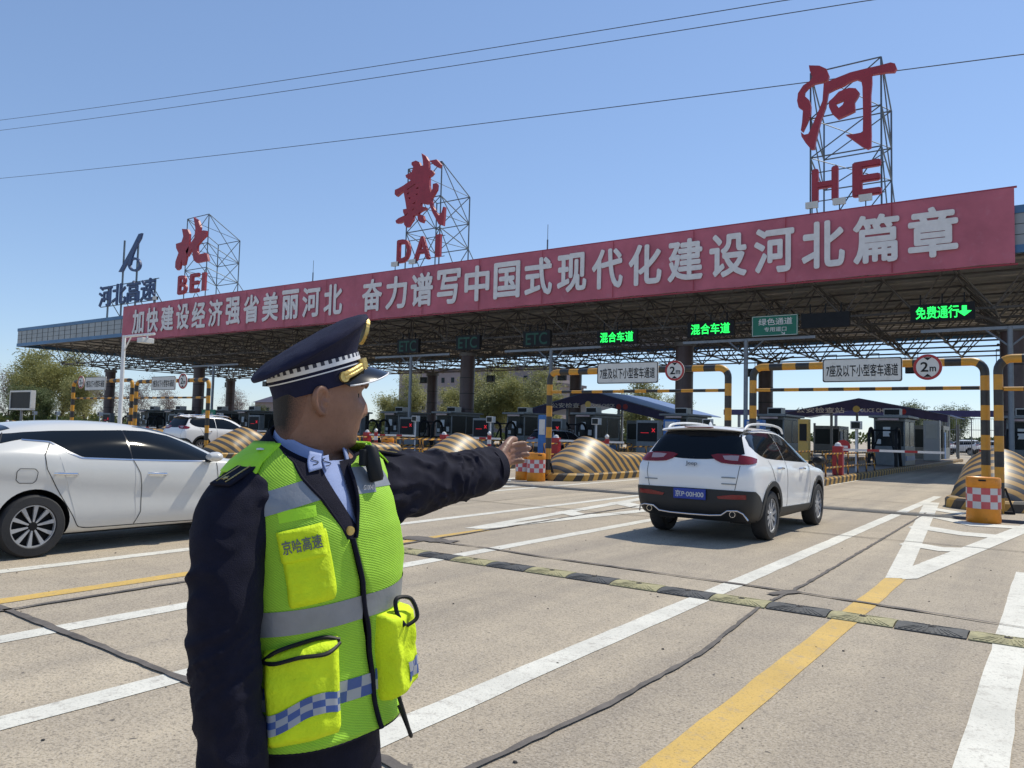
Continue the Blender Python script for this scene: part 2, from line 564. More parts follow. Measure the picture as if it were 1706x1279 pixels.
    def build(s, name, mats, parent=None, smooth=False, bevel=0, world=False, loc=None, sub=0):
        if isinstance(mats, str):
            mats = [mats]
        off = None
        if world and parent is not None:
            q = parent
            off = V((0, 0, 0))
            while q is not None:
                off = off + q.location
                q = q.parent
        if loc is not None:
            off = V(loc)
        me = s.mesh(name, mats, off)
        o = bpy.data.objects.new(name, me)
        COL.objects.link(o)
        if parent is not None:
            o.parent = parent
        if loc is not None:
            o.location = loc
        if bevel:
            md = o.modifiers.new('bevel', 'BEVEL')
            md.width = bevel
            md.segments = 2
            md.limit_method = 'ANGLE'
            md.angle_limit = R_(40)
        if sub:
            md = o.modifiers.new('sub', 'SUBSURF')
            md.levels = md.render_levels = sub
        if smooth:
            shade(o, smooth)
        return o


def shade(o, ang=None):
    me = o.data
    me.polygons.foreach_set('use_smooth', [True] * len(me.polygons))
    if isinstance(ang, (int, float)) and not isinstance(ang, bool):
        me.set_sharp_from_angle(angle=R_(ang))


def bake(o):
    bpy.context.view_layer.update()
    dg = bpy.context.evaluated_depsgraph_get()
    me = bpy.data.meshes.new_from_object(o.evaluated_get(dg))
    o.modifiers.clear()
    o.data = me
    return o


def tag(o, label=None, cat=None, group=None, kind=None):
    if label: o['label'] = label
    if cat: o['category'] = cat
    if group: o['group'] = group
    if kind: o['kind'] = kind
    return o


def thing(name, label, cat, loc=(0, 0, 0), rz=0.0, group=None):
    o = bpy.data.objects.new(name, None)
    COL.objects.link(o)
    o.location = loc
    o.rotation_euler = (0, 0, rz)
    o.empty_display_size = .2
    return tag(o, label, cat, group)


def dup(root, loc, rz=None, label=None, group=None, parent=None):
    c = root.copy()
    COL.objects.link(c)
    if parent is None:
        c.location = loc
        if rz is not None:
            c.rotation_euler = (0, 0, rz)
        if label: c['label'] = label
        if group: c['group'] = group
    else:
        c.parent = parent
    for ch in list(root.children):
        dup(ch, None, parent=c)
    return c


def text_flat(s, bold=0.0, extrude=0.0):
    cu = bpy.data.curves.new('lettering', 'FONT')
    cu.body = s
    cu.size = 1
    cu.offset = bold
    cu.extrude = extrude
    cu.resolution_u = 4
    o = bpy.data.objects.new('lettering', cu)
    COL.objects.link(o)
    bpy.context.view_layer.update()
    me = bpy.data.meshes.new_from_object(o.evaluated_get(bpy.context.evaluated_depsgraph_get()))
    bpy.data.objects.remove(o)
    bpy.data.curves.remove(cu)
    vs = [v.co.copy() for v in me.vertices]
    fs = [list(p.vertices) for p in me.polygons]
    bpy.data.meshes.remove(me)
    return vs, fs


BOLD = [(0, 0), (1, 0), (-1, 0), (0, 1), (0, -1), (.7, .7), (-.7, .7), (.7, -.7), (-.7, -.7)]


def put_text(mb, s, c, ux, uy, w, h, bold=0.02, depth=0.02, m=0, keep=False):
    """letters filling a w x h box centred at c, reading along ux, upright along uy, raised by depth towards ux x uy"""
    vs, fs = text_flat(s, 0, 0.5)
    x0, x1 = min(p.x for p in vs), max(p.x for p in vs)
    y0, y1 = min(p.y for p in vs), max(p.y for p in vs)
    sx, sy = w / (x1 - x0), h / (y1 - y0)
    if keep:
        sx = sy = min(sx, sy)
    ux, uy, c = V(ux).normalized(), V(uy).normalized(), V(c)
    nz = ux.cross(uy)
    for q, (bx, by) in enumerate(BOLD if bold > .004 else BOLD[:1]):      # strokes thickened by laying shifted copies, each a hair lower
        mb.add([c + ux * ((p.x - (x0 + x1) / 2) + bx * bold) * sx + uy * ((p.y - (y0 + y1) / 2) + by * bold) * sy + nz * (p.z + .5) * depth * (1 - .05 * q) for p in vs], fs, m)
    return mb


def arc(c, r, a0, a1, n, ex, ez):
    return [V(c) + V(ex) * r * math.cos(a0 + (a1 - a0) * i / n) + V(ez) * r * math.sin(a0 + (a1 - a0) * i / n) for i in range(n + 1)]


def smooth_path(pts, n):
    pts = [V(p) for p in pts]
    out = []
    m = len(pts) - 1
    for i in range(n + 1):
        t = i / n * m
        k = min(int(t), m - 1)
        f = t - k
        p0, p1, p2, p3 = pts[max(k - 1, 0)], pts[k], pts[k + 1], pts[min(k + 2, m)]
        out.append(.5 * ((2 * p1) + (p2 - p0) * f + (2 * p0 - 5 * p1 + 4 * p2 - p3) * f * f + (3 * p1 - p0 - 3 * p2 + p3) * f ** 3))
    return out


ORD = ['first', 'second', 'third', 'fourth', 'fifth', 'sixth', 'seventh', 'eighth', 'ninth', 'tenth', 'eleventh', 'twelfth', 'thirteenth', 'fourteenth', 'fifteenth']
XI = lambda k: -1.2 - 5.97 * k        # centre line of toll island k, counted from the right
# ------------------------------------------------------------------ ground and road surface
g = MB()
g.add([(-1500, -300, 0), (1200, -300, 0), (1200, 2500, 0), (-1500, 2500, 0)], [(0, 1, 2, 3)])
tag(g.build('ground', 'concrete'), kind='structure')

Z1, Z2, Z3 = 0.004, 0.008, 0.012


def sheet(pts, z, m, mb):
    n = len(pts)
    mb.add([(p[0], p[1], z) for p in pts], [list(range(n))], m)


def ribbon(mb, pts, w, z, m=0, jit=0.0, step=.25, seed=0):
    rnd = random.Random(seed)
    P = []
    for a, b in zip(pts[:-1], pts[1:]):
        a, b = V((*a, z)), V((*b, z))
        k = max(1, int((b - a).length / step))
        P += [a.lerp(b, i / k) for i in range(k)]
    P.append(V((*pts[-1], z)))
    rows = []
    for i, p in enumerate(P):
        t = (P[min(i + 1, len(P) - 1)] - P[max(i - 1, 0)]).normalized()
        n = V((-t.y, t.x, 0))
        rows.append([p + n * (w / 2 * (1 + jit * rnd.uniform(-1, 1)) + jit * .02 * rnd.uniform(-1, 1)), p - n * (w / 2 * (1 + jit * rnd.uniform(-1, 1)))])
    mb.grid(rows, m)


mk = MB()
for x, w, y0, y1 in ((-2.72, .20, -6, 24.6), (-0.31, .21, -6, 11.0), (-5.90, .2, -6, 24), (-8.5, .2, -6, 36), (-4.28, .2, -6, 4.45),
                     (-11.6, .2, -6, 24), (-14.3, .2, -6, 24), (-17.8, .2, -6, 30), (-20.3, .2, -6, 30), (3.3, .2, -6, 30), (5.6, .2, -6, 30),
                     (-23.8, .2, -6, 30), (-26.3, .2, -6, 30), (-6.15, .12, 27, 70), (-8.15, .12, 27, 70), (-0.3, .12, 24, 70)):
    ribbon(mk, [(x, y0), (x, y1)], w, Z1, 0, .06, .3, int(x * 10))


def chevron(dx):
    P = lambda *q: [(x + dx, y) for x, y in q]
    zi = 0
    for q in (P((-1.555, 9.425), (-1.28, 9.61), (-1.39, 10.9), (-1.47, 10.4)), P((-1.56, 9.42), (-1.36, 9.58), (-2.4, 22.0), (-2.72, 22.0)), P((-1.40, 9.45), (-1.27, 9.62), (-.12, 18.4), (-.40, 18.6), (-1.40, 10.9)),
              P((-1.90, 12.6), (-1.86, 13.1), (-1.35, 12.75), (-.98, 13.0), (-.93, 12.5), (-1.35, 12.25)),
              P((-2.15, 15.2), (-2.10, 15.9), (-1.3, 15.2), (-.70, 15.2), (-.72, 14.6), (-1.3, 14.6)),
              P((-2.40, 18.1), (-2.36, 18.7), (-1.3, 17.0), (-.45, 17.2), (-.5, 16.6), (-1.3, 16.4)),
              P((-2.55, 19.9), (-2.52, 20.5), (-1.6, 19.3), (-1.65, 18.7))):
        sheet(q, Z1 + .0012 + .0005 * zi, 0, mk)
        zi += 1


for dx in (0, -5.9, -11.9, -17.9, 6.0):
    chevron(dx)
tag(mk.build('lane_markings', 'white_line'), kind='structure')
mk = MB()
for x in (-1.46, -7.12, -13.1, -19.0, -25.0, 4.6):
    ribbon(mk, [(x - .02, -6), (x, 9.5)], .19, Z1, 0, .06, .3, int(x * 7))
tag(mk.build('centre_markings', 'yellow_line'), kind='structure')

mk = MB()
ribbon(mk, [(-2.26, 2.3), (-2.16, 2.65), (-2.05, 3.9), (-2.03, 5.27), (-2.12, 6.3), (-2.18, 7.0), (-2.14, 8.35), (-2.2, 13), (-2.28, 18.6)], .036, Z3, 0, .35, .09, 3)
ribbon(mk, [(-12.0, 2.85), (-6.67, 2.8), (-4.08, 2.70), (-2.3, 2.62), (3, 2.55)], .058, Z3, 0, .38, .10, 5)
ribbon(mk, [(-6.75, 2.7), (-6.78, 4.6), (-6.95, 7.0), (-7.05, 9.2), (-7.2, 14), (-7.3, 20)], .05, Z3, 0, .6, .18, 6)
ribbon(mk, [(-8.3, 7.85), (-6.2, 8.05), (-4.9, 7.95), (-2.0, 7.9), (0.2, 7.65), (6, 7.6)], .05, Z3, 0, .6, .18, 7)
ribbon(mk, [(-2.26, 7.6), (-2.10, 7.95)], .12, Z3 + .001, 0, .5, .12, 8)
ribbon(mk, [(-7.4, 8.0), (-6.6, 8.15)], .3, Z3 + .001, 0, .6, .12, 9)
tag(mk.build('tar_seams', 'tar'), kind='structure')
mk = MB()
for y in (13.15, 21.2, 26.4, 31.8):
    ribbon(mk, [(-60, y - .2), (-30, y + .1), (-6, y + .1), (-3, y - .1), (20, y + .1)], .03, Z3, 0, .3, .5, int(y))
for x in (-9.9, -13.0, -18.9, -24.8, 1.6):
    ribbon(mk, [(x, -6), (x, 30)], .02, Z3, 0, .3, .5, int(x * 3))
tag(mk.build('slab_joints', 'joint'), kind='structure')

# ------------------------------------------------------------------ speed bump: rubber sections bolted in a row
bump = thing('speed_bump', 'black and yellow ribbed rubber speed bump laid across the concrete lanes', 'speed bump', (-6, 7.12, 0))
SEG = .515


def bump_seg(m):
    b = MB()
    prof = [(-.155, .004), (-.15, .010), (-.09, .024), (-.03, .030), (.03, .030), (.09, .024), (.15, .010), (.155, .004)]
    n = 12
    x0, x1 = -SEG / 2 + .006, SEG / 2 - .006
    rows = []
    for i in range(n + 1):
        x = x0 + (x1 - x0) * i / n
        rows.append([V((x, y, z + .002)) for y, z in prof])
    b.grid(rows, m)
    for i in (0, n):
        b.add(rows[i], [list(range(len(prof)))], m)
    for s in (-1, 1):                                                    # raised ribs fanning from the bolt
        for k in range(-5, 6):
            xa = k * .042
            b.beam((xa * .55, s * .048, .030), (xa * 1.05, s * .138, .014), .014, .010, m)
    b.lathe([(.0, .036), (.028, .036), (.032, .030)], (0, 0, 0), n=10, m=2)
    b.tube([(0, 0, .025), (0, 0, .038)], .014, 6, 2)
    return b


seg_me = [bump_seg(i).mesh('bump_section', ['rub_blk', 'rub_yel', 'joint']) for i in (0, 1)]
for i in range(-32, 20):
    yel = (i % 2 == 0)
    o = bpy.data.objects.new('yellow_section' if yel else 'black_section', seg_me[1 if yel else 0])
    COL.objects.link(o)
    o.parent = bump
    o.location = (-2.38 + 6 + (i) * SEG, 0.03 * math.sin(i * 1.3) * .3 - .012 * i * .3, 0)
b = MB()
rows = [[V((x, y + (-.0055) * (x + 2.4), z)) for y, z in ((17.72, .006), (17.76, .035), (17.85, .05), (17.94, .035), (17.98, .006))] for x in [-28 + i * .8 for i in range(48)]]
b.grid(rows, 0, flip=True)
tag(b.build('cable_protector', 'rub_blk', smooth=40), 'grey low cable ramp crossing the road in front of the striped islands', 'cable ramp')

# small litter on the road: stones and leaf scraps
b = MB()
rnd = random.Random(4)
for i in range(130):
    x, y = rnd.uniform(-9, 1), rnd.uniform(1.8, 12)
    r = rnd.uniform(.003, .011)
    b.lathe([(0, .0), (r, .002), (r * .7, r * .6), (0, r * .8)], (x, y, .001), n=5, sx=rnd.uniform(.6, 1.5))
tag(b.build('gravel', 'joint'), kind='stuff')

# ------------------------------------------------------------------ toll canopy
YF, YB, XL, XR = 40.0, 71.0, -98.0, 22.5
can = thing('toll_canopy', 'huge flat toll plaza canopy on dark columns with open steel truss underside', 'canopy', (-40, 55, 0))
b = MB()
b.box(XL, XR, YF + .02, YB - .02, 10.45, 10.75)
b.build('roof_deck', 'deck', can, world=True)
b = MB()
y = YF + .8
while y < YB - .5:
    b.box(XL + .2, XR - .2, y - .05, y + .05, 10.36, 10.447)
    y += 1.45
b.build('purlin', 'deck', can, world=True)
b = MB()
for (x0, x1, y0, y1) in ((XL, XR, YF - .12, YF), (XL, XR, YB, YB + .12), (XL - .12, XL - .002, YF, YB), (XR + .002, XR + .12, YF, YB)):
    b.box(x0, x1, y0, y1, 10.2, 11.6, 0)
    e = .05
    b.box(x0 - e, x1 + e, y0 - e, y1 + e, 11.602, 11.95, 1)
    b.box(x0 - e, x1 + e, y0 - e, y1 + e, 9.85, 10.198, 1)
for i in range(90):
    x = XL + 1.0 + i * 1.27
    if x < XR - .3:
        b.box(x - .02, x + .02, YF - .14, YF - .121, 10.2, 11.6, 2)
for zz in (10.66, 11.13):
    b.box(XL, XR, YF - .135, YF - .121, zz - .012, zz + .012, 2)
b.build('fascia', ['fascia', 'fasciablue', 'seam'], can, world=True)
# space frame
MOD, zt, zb = 3.42, 10.12, 8.05
nx, ny = int((XR - XL - 3) / MOD), 8
X0, Y0 = XL + 1.6, YF + 1.75
b = MB()
T = lambda i, j: V((X0 + i * MOD, Y0 + j * MOD, zt))
Bn = lambda i, j: V((X0 + (i + .5) * MOD, Y0 + (j + .5) * MOD, zb))
for i in range(nx + 1):
    for j in range(ny + 1):
        if i < nx: b.tube([T(i, j), T(i + 1, j)], .06, 5, cap=False)
        if j < ny: b.tube([T(i, j), T(i, j + 1)], .06, 5, cap=False)
for i in range(nx):
    for j in range(ny):
        if i < nx - 1: b.tube([Bn(i, j), Bn(i + 1, j)], .06, 5, cap=False)
        if j < ny - 1: b.tube([Bn(i, j), Bn(i, j + 1)], .06, 5, cap=False)
        for p in (T(i, j), T(i + 1, j), T(i, j + 1), T(i + 1, j + 1)):
            b.tube([Bn(i, j), p], .045, 5, cap=False)
        b.lathe([(.0, -.13), (.11, -.08), (.14, 0), (.11, .08), (0, .13)], Bn(i, j), n=6)
b.build('truss', 'truss', can, world=True)
cols = [(-1.75 - 17.62 * k, 46.6) for k in range(6)] + [(-1.4 - 17.5 * k, 62) for k in range(6)] + [(15.87, 46.6), (16.1, 62)]
for cx, cy in cols:
    c = MB()
    c.lathe([(.56, 0), (.56, 7.2)], (cx, cy, 0), n=20)
    c.lathe([(.0, 7.2), (.68, 7.2), (.68, 7.45), (.0, 7.45)], (cx, cy, 0), n=20, m=1)
    c.lathe([(.64, 0), (.64, .9), (.56, .9)], (cx, cy, 0), n=20, m=1)
    for zz in (1.9, 3.1, 4.3, 5.5):
        c.lathe([(.564, zz), (.572, zz + .01), (.572, zz + .04), (.564, zz + .05)], (cx, cy, 0), n=20, m=2)
    for dx in (-1, 1):
        for dy in (-1, 1):
            c.tube([(cx, cy, 7.4), (cx + dx * 1.7, cy + dy * 1.7, 8.1)], .08, 6, m=1)
    c.build('column', ['column', 'truss', 'seam'], can, world=True, smooth=35)

# red slogan banner
ban = thing('slogan_banner', 'long red banner with white Chinese slogan stretched along the canopy edge', 'banner', (-38, 39.62, 9.3))
b = MB()
n = 120
rows = []
for j in range(7):
    z = 9.38 + (12.72 - 9.38) * j / 6
    rows.append([V((-74.8 + (73.45) * i / n, 39.69 - .05 * abs(math.sin(i * math.pi / 4)) * math.sin(math.pi * j / 6) + .03 * mn.noise(V((i * .35, j * .5, 2))) - .02 * mn.noise(V((i * 1.1, j * .8, 5))), z + (.03 * math.sin(i * math.pi / 4) ** 2 if j == 0 else 0))) for i in range(n + 1)])
b.grid(rows)
b.build('cloth', 'banner', ban, world=True, smooth=True)
b = MB()
for i in range(1, 15):
    x = -74.8 + 4.9 * i
    b.add([(x - .025, 39.6, 9.4), (x + .025, 39.6, 9.4), (x + .025, 39.6, 12.7), (x - .025, 39.6, 12.7)], [(0, 1, 2, 3)])
b.build('seam', 'redpaint', ban, world=True)
b = MB()
b.box(-74.9, -1.25, 39.74, 39.82, 9.30, 9.38)
b.box(-74.9, -1.25, 39.74, 39.82, 12.72, 12.80)
for i in range(26):
    b.box(-74.8 + i * 2.93, -74.74 + i * 2.93, 39.76, 39.84, 9.38, 12.72)
b.build('frame', 'redpaint', ban, world=True)
b = MB()
for txt, x0, x1 in (('加快建设经济强省美丽河北', -72.81, -43.59), ('奋力谱写中国式现代化建设河北篇章', -41.46, -3.5)):
    w = 2.0
    pit = (x1 - x0 - w) / (len(txt) - 1)
    for i, ch in enumerate(txt):
        put_text(b, ch, (x0 + w / 2 + pit * i, 39.595, 11.12), (1, 0, 0), (0, 0, 1), w * .96, 2.22, .028, .02)
b.build('lettering', 'letter', ban, world=True)

# ------------------------------------------------------------------ roof signs
YS = 41.0


def frame_box(mb, x0, x1, z0, zt0, dep, braces, r=.05):
    f = lambda x, z, k: V((x, YS + .35 + dep * k, z - k * 1.75 * max(0, z - 11) / 9.8))
    lev = [z0] + braces + [zt0]
    for k in (0, 1):
        for x in (x0, x1):
            mb.tube([f(x, z0 - .3, k), f(x, zt0, k)], r, 6)
        for z in lev[1:]:
            mb.tube([f(x0, z, k), f(x1, z, k)], r * .8, 5)
        for a, c in zip(lev[:-1], lev[1:]):
            mb.tube([f(x0, a, k), f(x1, c, k)], r * .7, 5)
    for z in lev[1:]:
        for x in (x0, x1):
            mb.tube([f(x, z, 0), f(x, z, 1)], r * .8, 5)
        mb.tube([f(x0, z, 0), f(x1, z, 1)], r * .5, 5)
    for a, c in zip(lev[:-1], lev[1:]):
        for x in (x0, x1):
            mb.tube([f(x, c, 0), f(x, a, 1)], r * .7, 5)
    mb.tube([f(x1, lev[1], 1), V((x1, YS + .35 + dep + 4, z0 - .3))], r * .7, 5)


def trace(pts, ox, oy, k):
    out = []
    for x, y in pts:
        p = at(ox + x / k, oy + y / k, YS)
        out.append((p.x, p.z))
    return out


def roof_sign(label, latin, loops_sets, ox, oy, k, frame, lat_box, floods):
    x0, x1, z0, z1, dep, br = frame
    s = thing('roof_sign', label, 'sign', ((x0 + x1) / 2, YS, 10.75), 0, 'red calligraphy signs on the canopy roof')
    b = MB()
    frame_box(b, x0, x1, 11.0, z1, dep, br)
    b.build('frame', 'frame', s, world=True, smooth=40)
    b = MB()
    for loops in loops_sets:
        b.prism([trace(l, ox, oy, k) for l in loops], (0, YS + .20, 0), (1, 0, 0), (0, 0, 1), (0, -.22, 0))
    b.build('character', 'redpaint', s, world=True)
    xa, xb, za, zc = lat_box
    b = MB()
    cut_ = {'HE': ((0, .37), (.63, .37)), 'DAI': ((0, .29), (.41, .34), (.895, .105)), 'BEI': ((0, .30), (.455, .29), (.885, .115))}[latin]
    for ch, (f0, fw) in zip(latin, cut_):
        put_text(b, ch, (xa + (xb - xa) * (f0 + fw / 2), YS + .2, (za + zc) / 2), (1, 0, 0), (0, 0, 1), (xb - xa) * fw, zc - za, .030 if ch != 'I' else .004, .22)
    for z in (za + .06, zc - .06):
        b.tube([(xa - .2, YS + .28, z), (xb + .2, YS + .28, z)], .03, 5, 1)
    b.build('lettering', ['redpaint', 'frame'], s, world=True)
    for fx in floods:
        fl = thing('floodlight', None, None, (fx, 40.35, 12.75))
        fl.parent = s
        fl.location = V((fx, 39.95, 12.9)) - V(s.location)
        q = MB()
        q.box(-.28, .28, -.1, .1, .22, .5)
        q.box(-.3, .3, -.13, -.09, .2, .52, 1)
        q.tube([(0, 0, -.2), (0, 0, .22)], .03, 6)
        q.tube([(0, .0, -.15), (0, .7, -.35)], .03, 6)
        q.build('lamp_housing', ['blackgloss', 'offwhite'], fl)
    return s


HE = [[[(262, 150), (330, 152), (375, 172), (392, 215), (385, 240), (350, 258), (300, 268), (262, 290), (235, 320), (232, 345), (262, 372), (275, 410), (273, 465), (250, 520), (222, 578), (210, 570), (218, 520), (224, 440), (195, 420), (186, 380), (192, 330), (225, 280), (272, 248), (285, 225), (268, 185)]],
      [[(210, 580), (232, 598), (258, 592), (275, 560), (300, 500), (330, 430), (350, 380), (355, 310), (358, 265), (430, 235), (530, 195), (640, 168), (720, 150), (790, 131), (818, 138), (830, 168), (815, 192), (760, 195), (668, 210), (669, 260), (662, 340), (662, 480), (665, 600), (662, 680), (640, 690), (600, 670), (500, 598), (560, 592), (610, 582), (612, 480), (610, 380), (608, 290), (600, 250), (570, 240), (520, 258), (490, 278), (430, 303), (387, 325), (370, 420), (340, 500), (322, 570), (305, 640), (298, 690), (275, 692), (240, 650), (215, 610)]],
      [[(390, 385), (420, 358), (455, 320), (520, 295), (565, 298), (588, 325), (580, 350), (557, 385), (560, 445), (520, 465), (450, 496), (410, 460), (392, 420)], [(435, 396), (495, 372), (480, 405), (455, 425)]]]
DAI = [[[(500, 175), (540, 158), (572, 172), (585, 208), (612, 210), (607, 150), (595, 88), (635, 115), (662, 160), (668, 250), (700, 253), (711, 278), (690, 305), (668, 318), (670, 400), (682, 470), (703, 430), (705, 385), (740, 376), (746, 395), (742, 440), (720, 480), (690, 530), (700, 590), (730, 650), (765, 690), (790, 660), (805, 605), (820, 608), (814, 700), (805, 790), (760, 775), (740, 735), (700, 660), (668, 572), (640, 582), (590, 572), (588, 600), (640, 612), (632, 632), (590, 650), (562, 672), (610, 690), (620, 730), (606, 762), (580, 755), (560, 735), (555, 682), (512, 695), (515, 730), (490, 765), (470, 800), (445, 804), (425, 775), (430, 742), (385, 765), (352, 767), (343, 742), (370, 718), (430, 690), (418, 660), (415, 632), (450, 625), (440, 560), (425, 480), (420, 452), (385, 480), (355, 506), (335, 485), (338, 442), (370, 428), (420, 400), (490, 350), (447, 325), (440, 300), (500, 270), (515, 220), (498, 198)],
        [(540, 428), (572, 410), (562, 436)], [(455, 474), (492, 458), (462, 488)], [(468, 516), (492, 515), (480, 537)], [(505, 577), (542, 555), (532, 577)], [(500, 642), (527, 614), (516, 642)], [(455, 437), (535, 380), (537, 390), (460, 443)], [(538, 488), (560, 474), (555, 492)], [(432, 690), (462, 665), (466, 672), (440, 694)]],
       [[(672, 160), (740, 147), (785, 198), (762, 230), (718, 205)]]]
BEI = [[[(1203, 163), (1240, 165), (1252, 195), (1250, 250), (1247, 300), (1235, 340), (1222, 400), (1205, 405), (1200, 362), (1188, 425), (1172, 436), (1158, 418), (1160, 380), (1180, 322), (1165, 290), (1163, 262), (1200, 250), (1212, 212)]],
       [[(1280, 85), (1310, 105), (1325, 150), (1320, 190), (1342, 172), (1365, 175), (1360, 210), (1330, 240), (1305, 272), (1303, 310), (1315, 332), (1352, 322), (1368, 330), (1377, 372), (1300, 388), (1280, 370), (1273, 330), (1270, 292), (1240, 345), (1228, 310), (1262, 255), (1285, 220), (1292, 160)]]]
rx = lambda r: r * YS
roof_sign('red brush character sign He standing in a steel frame, rightmost roof sign', 'HE', HE, 1280, 70, 3.876,
          (rx(-.252), rx(-.169), 12, 1.5 + .470 * YS, 2.9, [16.2, 18.3]), (rx(-.247), rx(-.170), 1.5 + .299 * YS, 1.5 + .339 * YS), (-9.9, -8.6, -7.4))
roof_sign('red dense brush character sign Dai in a steel frame, middle roof sign', 'DAI', DAI, 600, 240, 5.815,
          (rx(-.950), rx(-.871), 12, 1.5 + .468 * YS, 3.3, [15.9, 18.2]), (rx(-.963), rx(-.862), 1.5 + .2975 * YS, 1.5 + .3365 * YS), (-38.6, -36.9))
roof_sign('red two part brush character sign Bei, nearest the blue logo', 'BEI', BEI, 0, 340, 3.967,
          (rx(-1.640), rx(-1.556), 12, 1.5 + .4725 * YS, 3.4, [15.9, 18.2]), (rx(-1.652), rx(-1.546), 1.5 + .297 * YS, 1.5 + .3375 * YS), (-69.6,))
lg = thing('company_sign', 'dark blue looping emblem above blue Chinese letters on steel posts', 'sign', (-77, YS, 10.75))
b = MB()
for x in (-1.975, -1.91, -1.845, -1.76):
    b.tube([(rx(x), YS + .3, 10.7), (rx(x), YS + .3, 1.5 + (.455 if -1.95 < x < -1.8 else .345) * YS)], .1, 6)
    b.tube([(rx(x), YS + .3, 14.5), (rx(x), YS + 3, 10.7)], .05, 5)
for z in (13.5, 15.6):
    b.tube([(rx(-2.01), YS + .3, z), (rx(-1.745), YS + .3, z)], .05, 5)
b.build('frame', 'frame', lg, world=True, smooth=40)
b = MB()
put_text(b, '河北高速', (rx(-1.88), YS + .15, 1.5 + .319 * YS), (1, 0, 0), (0, 0, 1), 10.6, 2.15, .022, .15)
b.build('lettering', 'navyletter', lg, world=True)
b = MB()
tr = lambda *p: trace(p, 0, 340, 3.967)
b.prism([tr((937, 190), (915, 196), (868, 290), (782, 447), (806, 447), (866, 335), (928, 225))], (0, YS + .2, 0), (1, 0, 0), (0, 0, 1), (0, -.2, 0))
ring = lambda r0: [(888 + (r0 + 4) * math.cos(a * .3142), 398 + r0 * 1.25 * math.sin(a * .3142)) for a in range(20)]
b.prism([tr(*ring(38)), tr(*ring(26))], (0, YS + .15, 0), (1, 0, 0), (0, 0, 1), (0, -.2, 0))
b.prism([tr((849, 402), (862, 345), (902, 240), (916, 246), (880, 338), (866, 402))], (0, YS + .12, 0), (1, 0, 0), (0, 0, 1), (0, -.2, 0))
b.build('emblem', 'navyletter', lg, world=True)
for (px, py, pt), lab in (((521, 468, 434), 'thin lightning rod on the roof between the Bei and Dai signs'), ((912, 415, 374), 'thin lightning rod on the roof between the Dai and He signs')):
    p, q = at(px, py, 42), at(px, pt, 42)
    b = MB()
    b.tube([(p.x, 42, 10.75), (p.x, 42, q.z - 1)], .05, 6)
    b.tube([(p.x, 42, q.z - 1), (p.x, 42, q.z)], .02, 5)
    tag(b.build('lightning_rod', 'frame', loc=(p.x, 42, 10.75)), lab, 'lightning rod', 'lightning rods on the canopy roof')

# overhead wires
for (a, c), lab in ((((0, 200), (1310, 0)), 'thin overhead wire, topmost of the three crossing the sky'), (((0, 217), (1450, 0)), 'thin overhead wire just below the topmost one'),
                    (((0, 297), (1706, 90)), 'thin overhead wire, lowest of the three, passing behind the He sign')):
    p, q = at(*a, 55), at(*c, 55)
    d = q - p
    pts = []
    for i in range(41):
        t = -.6 + 2.2 * i / 40
        pts.append(p + d * t - V((0, 0, 1.2 * 4 * max(0, t * (1 - t)) * .35)))
    b = MB()
    b.tube(pts, .034, 5)
    tag(b.build('power_line', 'wire'), lab, 'power line', 'overhead wires across the sky')

# ------------------------------------------------------------------ lane signs under the front edge
def led(px, txt, x0, x1, z0, z1, label, m='ledg', arrow=False, dark=False):
    cx, cz = (x0 + x1) / 2, (z0 + z1) / 2
    s = thing('lane_display', label, 'LED sign', (cx, 41.2, z0 - .12), 0, 'LED lane signs under the canopy')
    b = MB()
    b.box(x0 - .22, x1 + .22, 41.1, 41.35, z0 - .12, z1 + .12)
    for x in (x0 + .2, cx, x1 - .2):
        b.box(x - .03, x + .03, 41.2, 41.26, z1 + .118, z1 + .6)
    b.build('housing', 'black', s, world=True)
    if txt:
        b = MB()
        w = x1 - x0
        if arrow:
            put_text(b, txt, (x0 + w * .41, 41.095, cz), (1, 0, 0), (0, 0, 1), w * .80, z1 - z0, .012, .01)
            xa = x0 + w * .91
            h = (z1 - z0) / 2
            b.prism([[(xa - .30, cz - h * .02), (xa - .1, cz + h * .05), (xa - .1, cz + h * .85), (xa + .1, cz + h * .85), (xa + .1, cz + h * .05), (xa + .30, cz - h * .02), (xa, cz - h * .85)]], (0, 41.095, 0), (1, 0, 0), (0, 0, 1), (0, -.01, 0))
        else:
            put_text(b, txt, (cx, 41.095, cz), (1, 0, 0), (0, 0, 1), w, z1 - z0, .012, .01)
        b.build('lettering', m, s, world=True)
    return s


led(0, '免费通行', -5.43, -3.2, 7.34, 7.92, 'bright green LED sign reading free passage with a down arrow', arrow=True)
led(0, '混合车道', -16.71, -14.49, 7.18, 7.76, 'bright green mixed lane LED sign beside the green road sign')
led(0, '混合车道', -22.48, -20.29, 7.0, 7.6, 'bright green mixed lane LED sign, left of the other mixed lane sign')
led(0, None, -10.5, -8.6, 7.32, 7.84, 'dark unlit LED sign right of the green road sign')
for xx, w_ in ((-27.1, 'rightmost'), (-32.7, 'middle'), (-38.2, 'leftmost')):
    led(0, 'ETC', xx - .8, xx + .8, 7.1, 7.85, 'dim green ETC lane sign, %s of the three' % w_, 'ledd')
gs = thing('road_sign', 'green road sign with white Chinese lettering under the canopy edge', 'road sign', (-12.1, 41.2, 6.9))
b = MB()
b.box(-13.3, -10.88, 41.12, 41.18, 6.9, 8.0)
b.build('panel', 'green', gs, world=True, bevel=.03)
b = MB()
put_text(b, '绿色通道', (-12.05, 41.115, 7.66), (1, 0, 0), (0, 0, 1), 1.75, .36, .01, .008)
put_text(b, '专用道口', (-12.05, 41.115, 7.25), (1, 0, 0), (0, 0, 1), 1.15, .24, .01, .008)
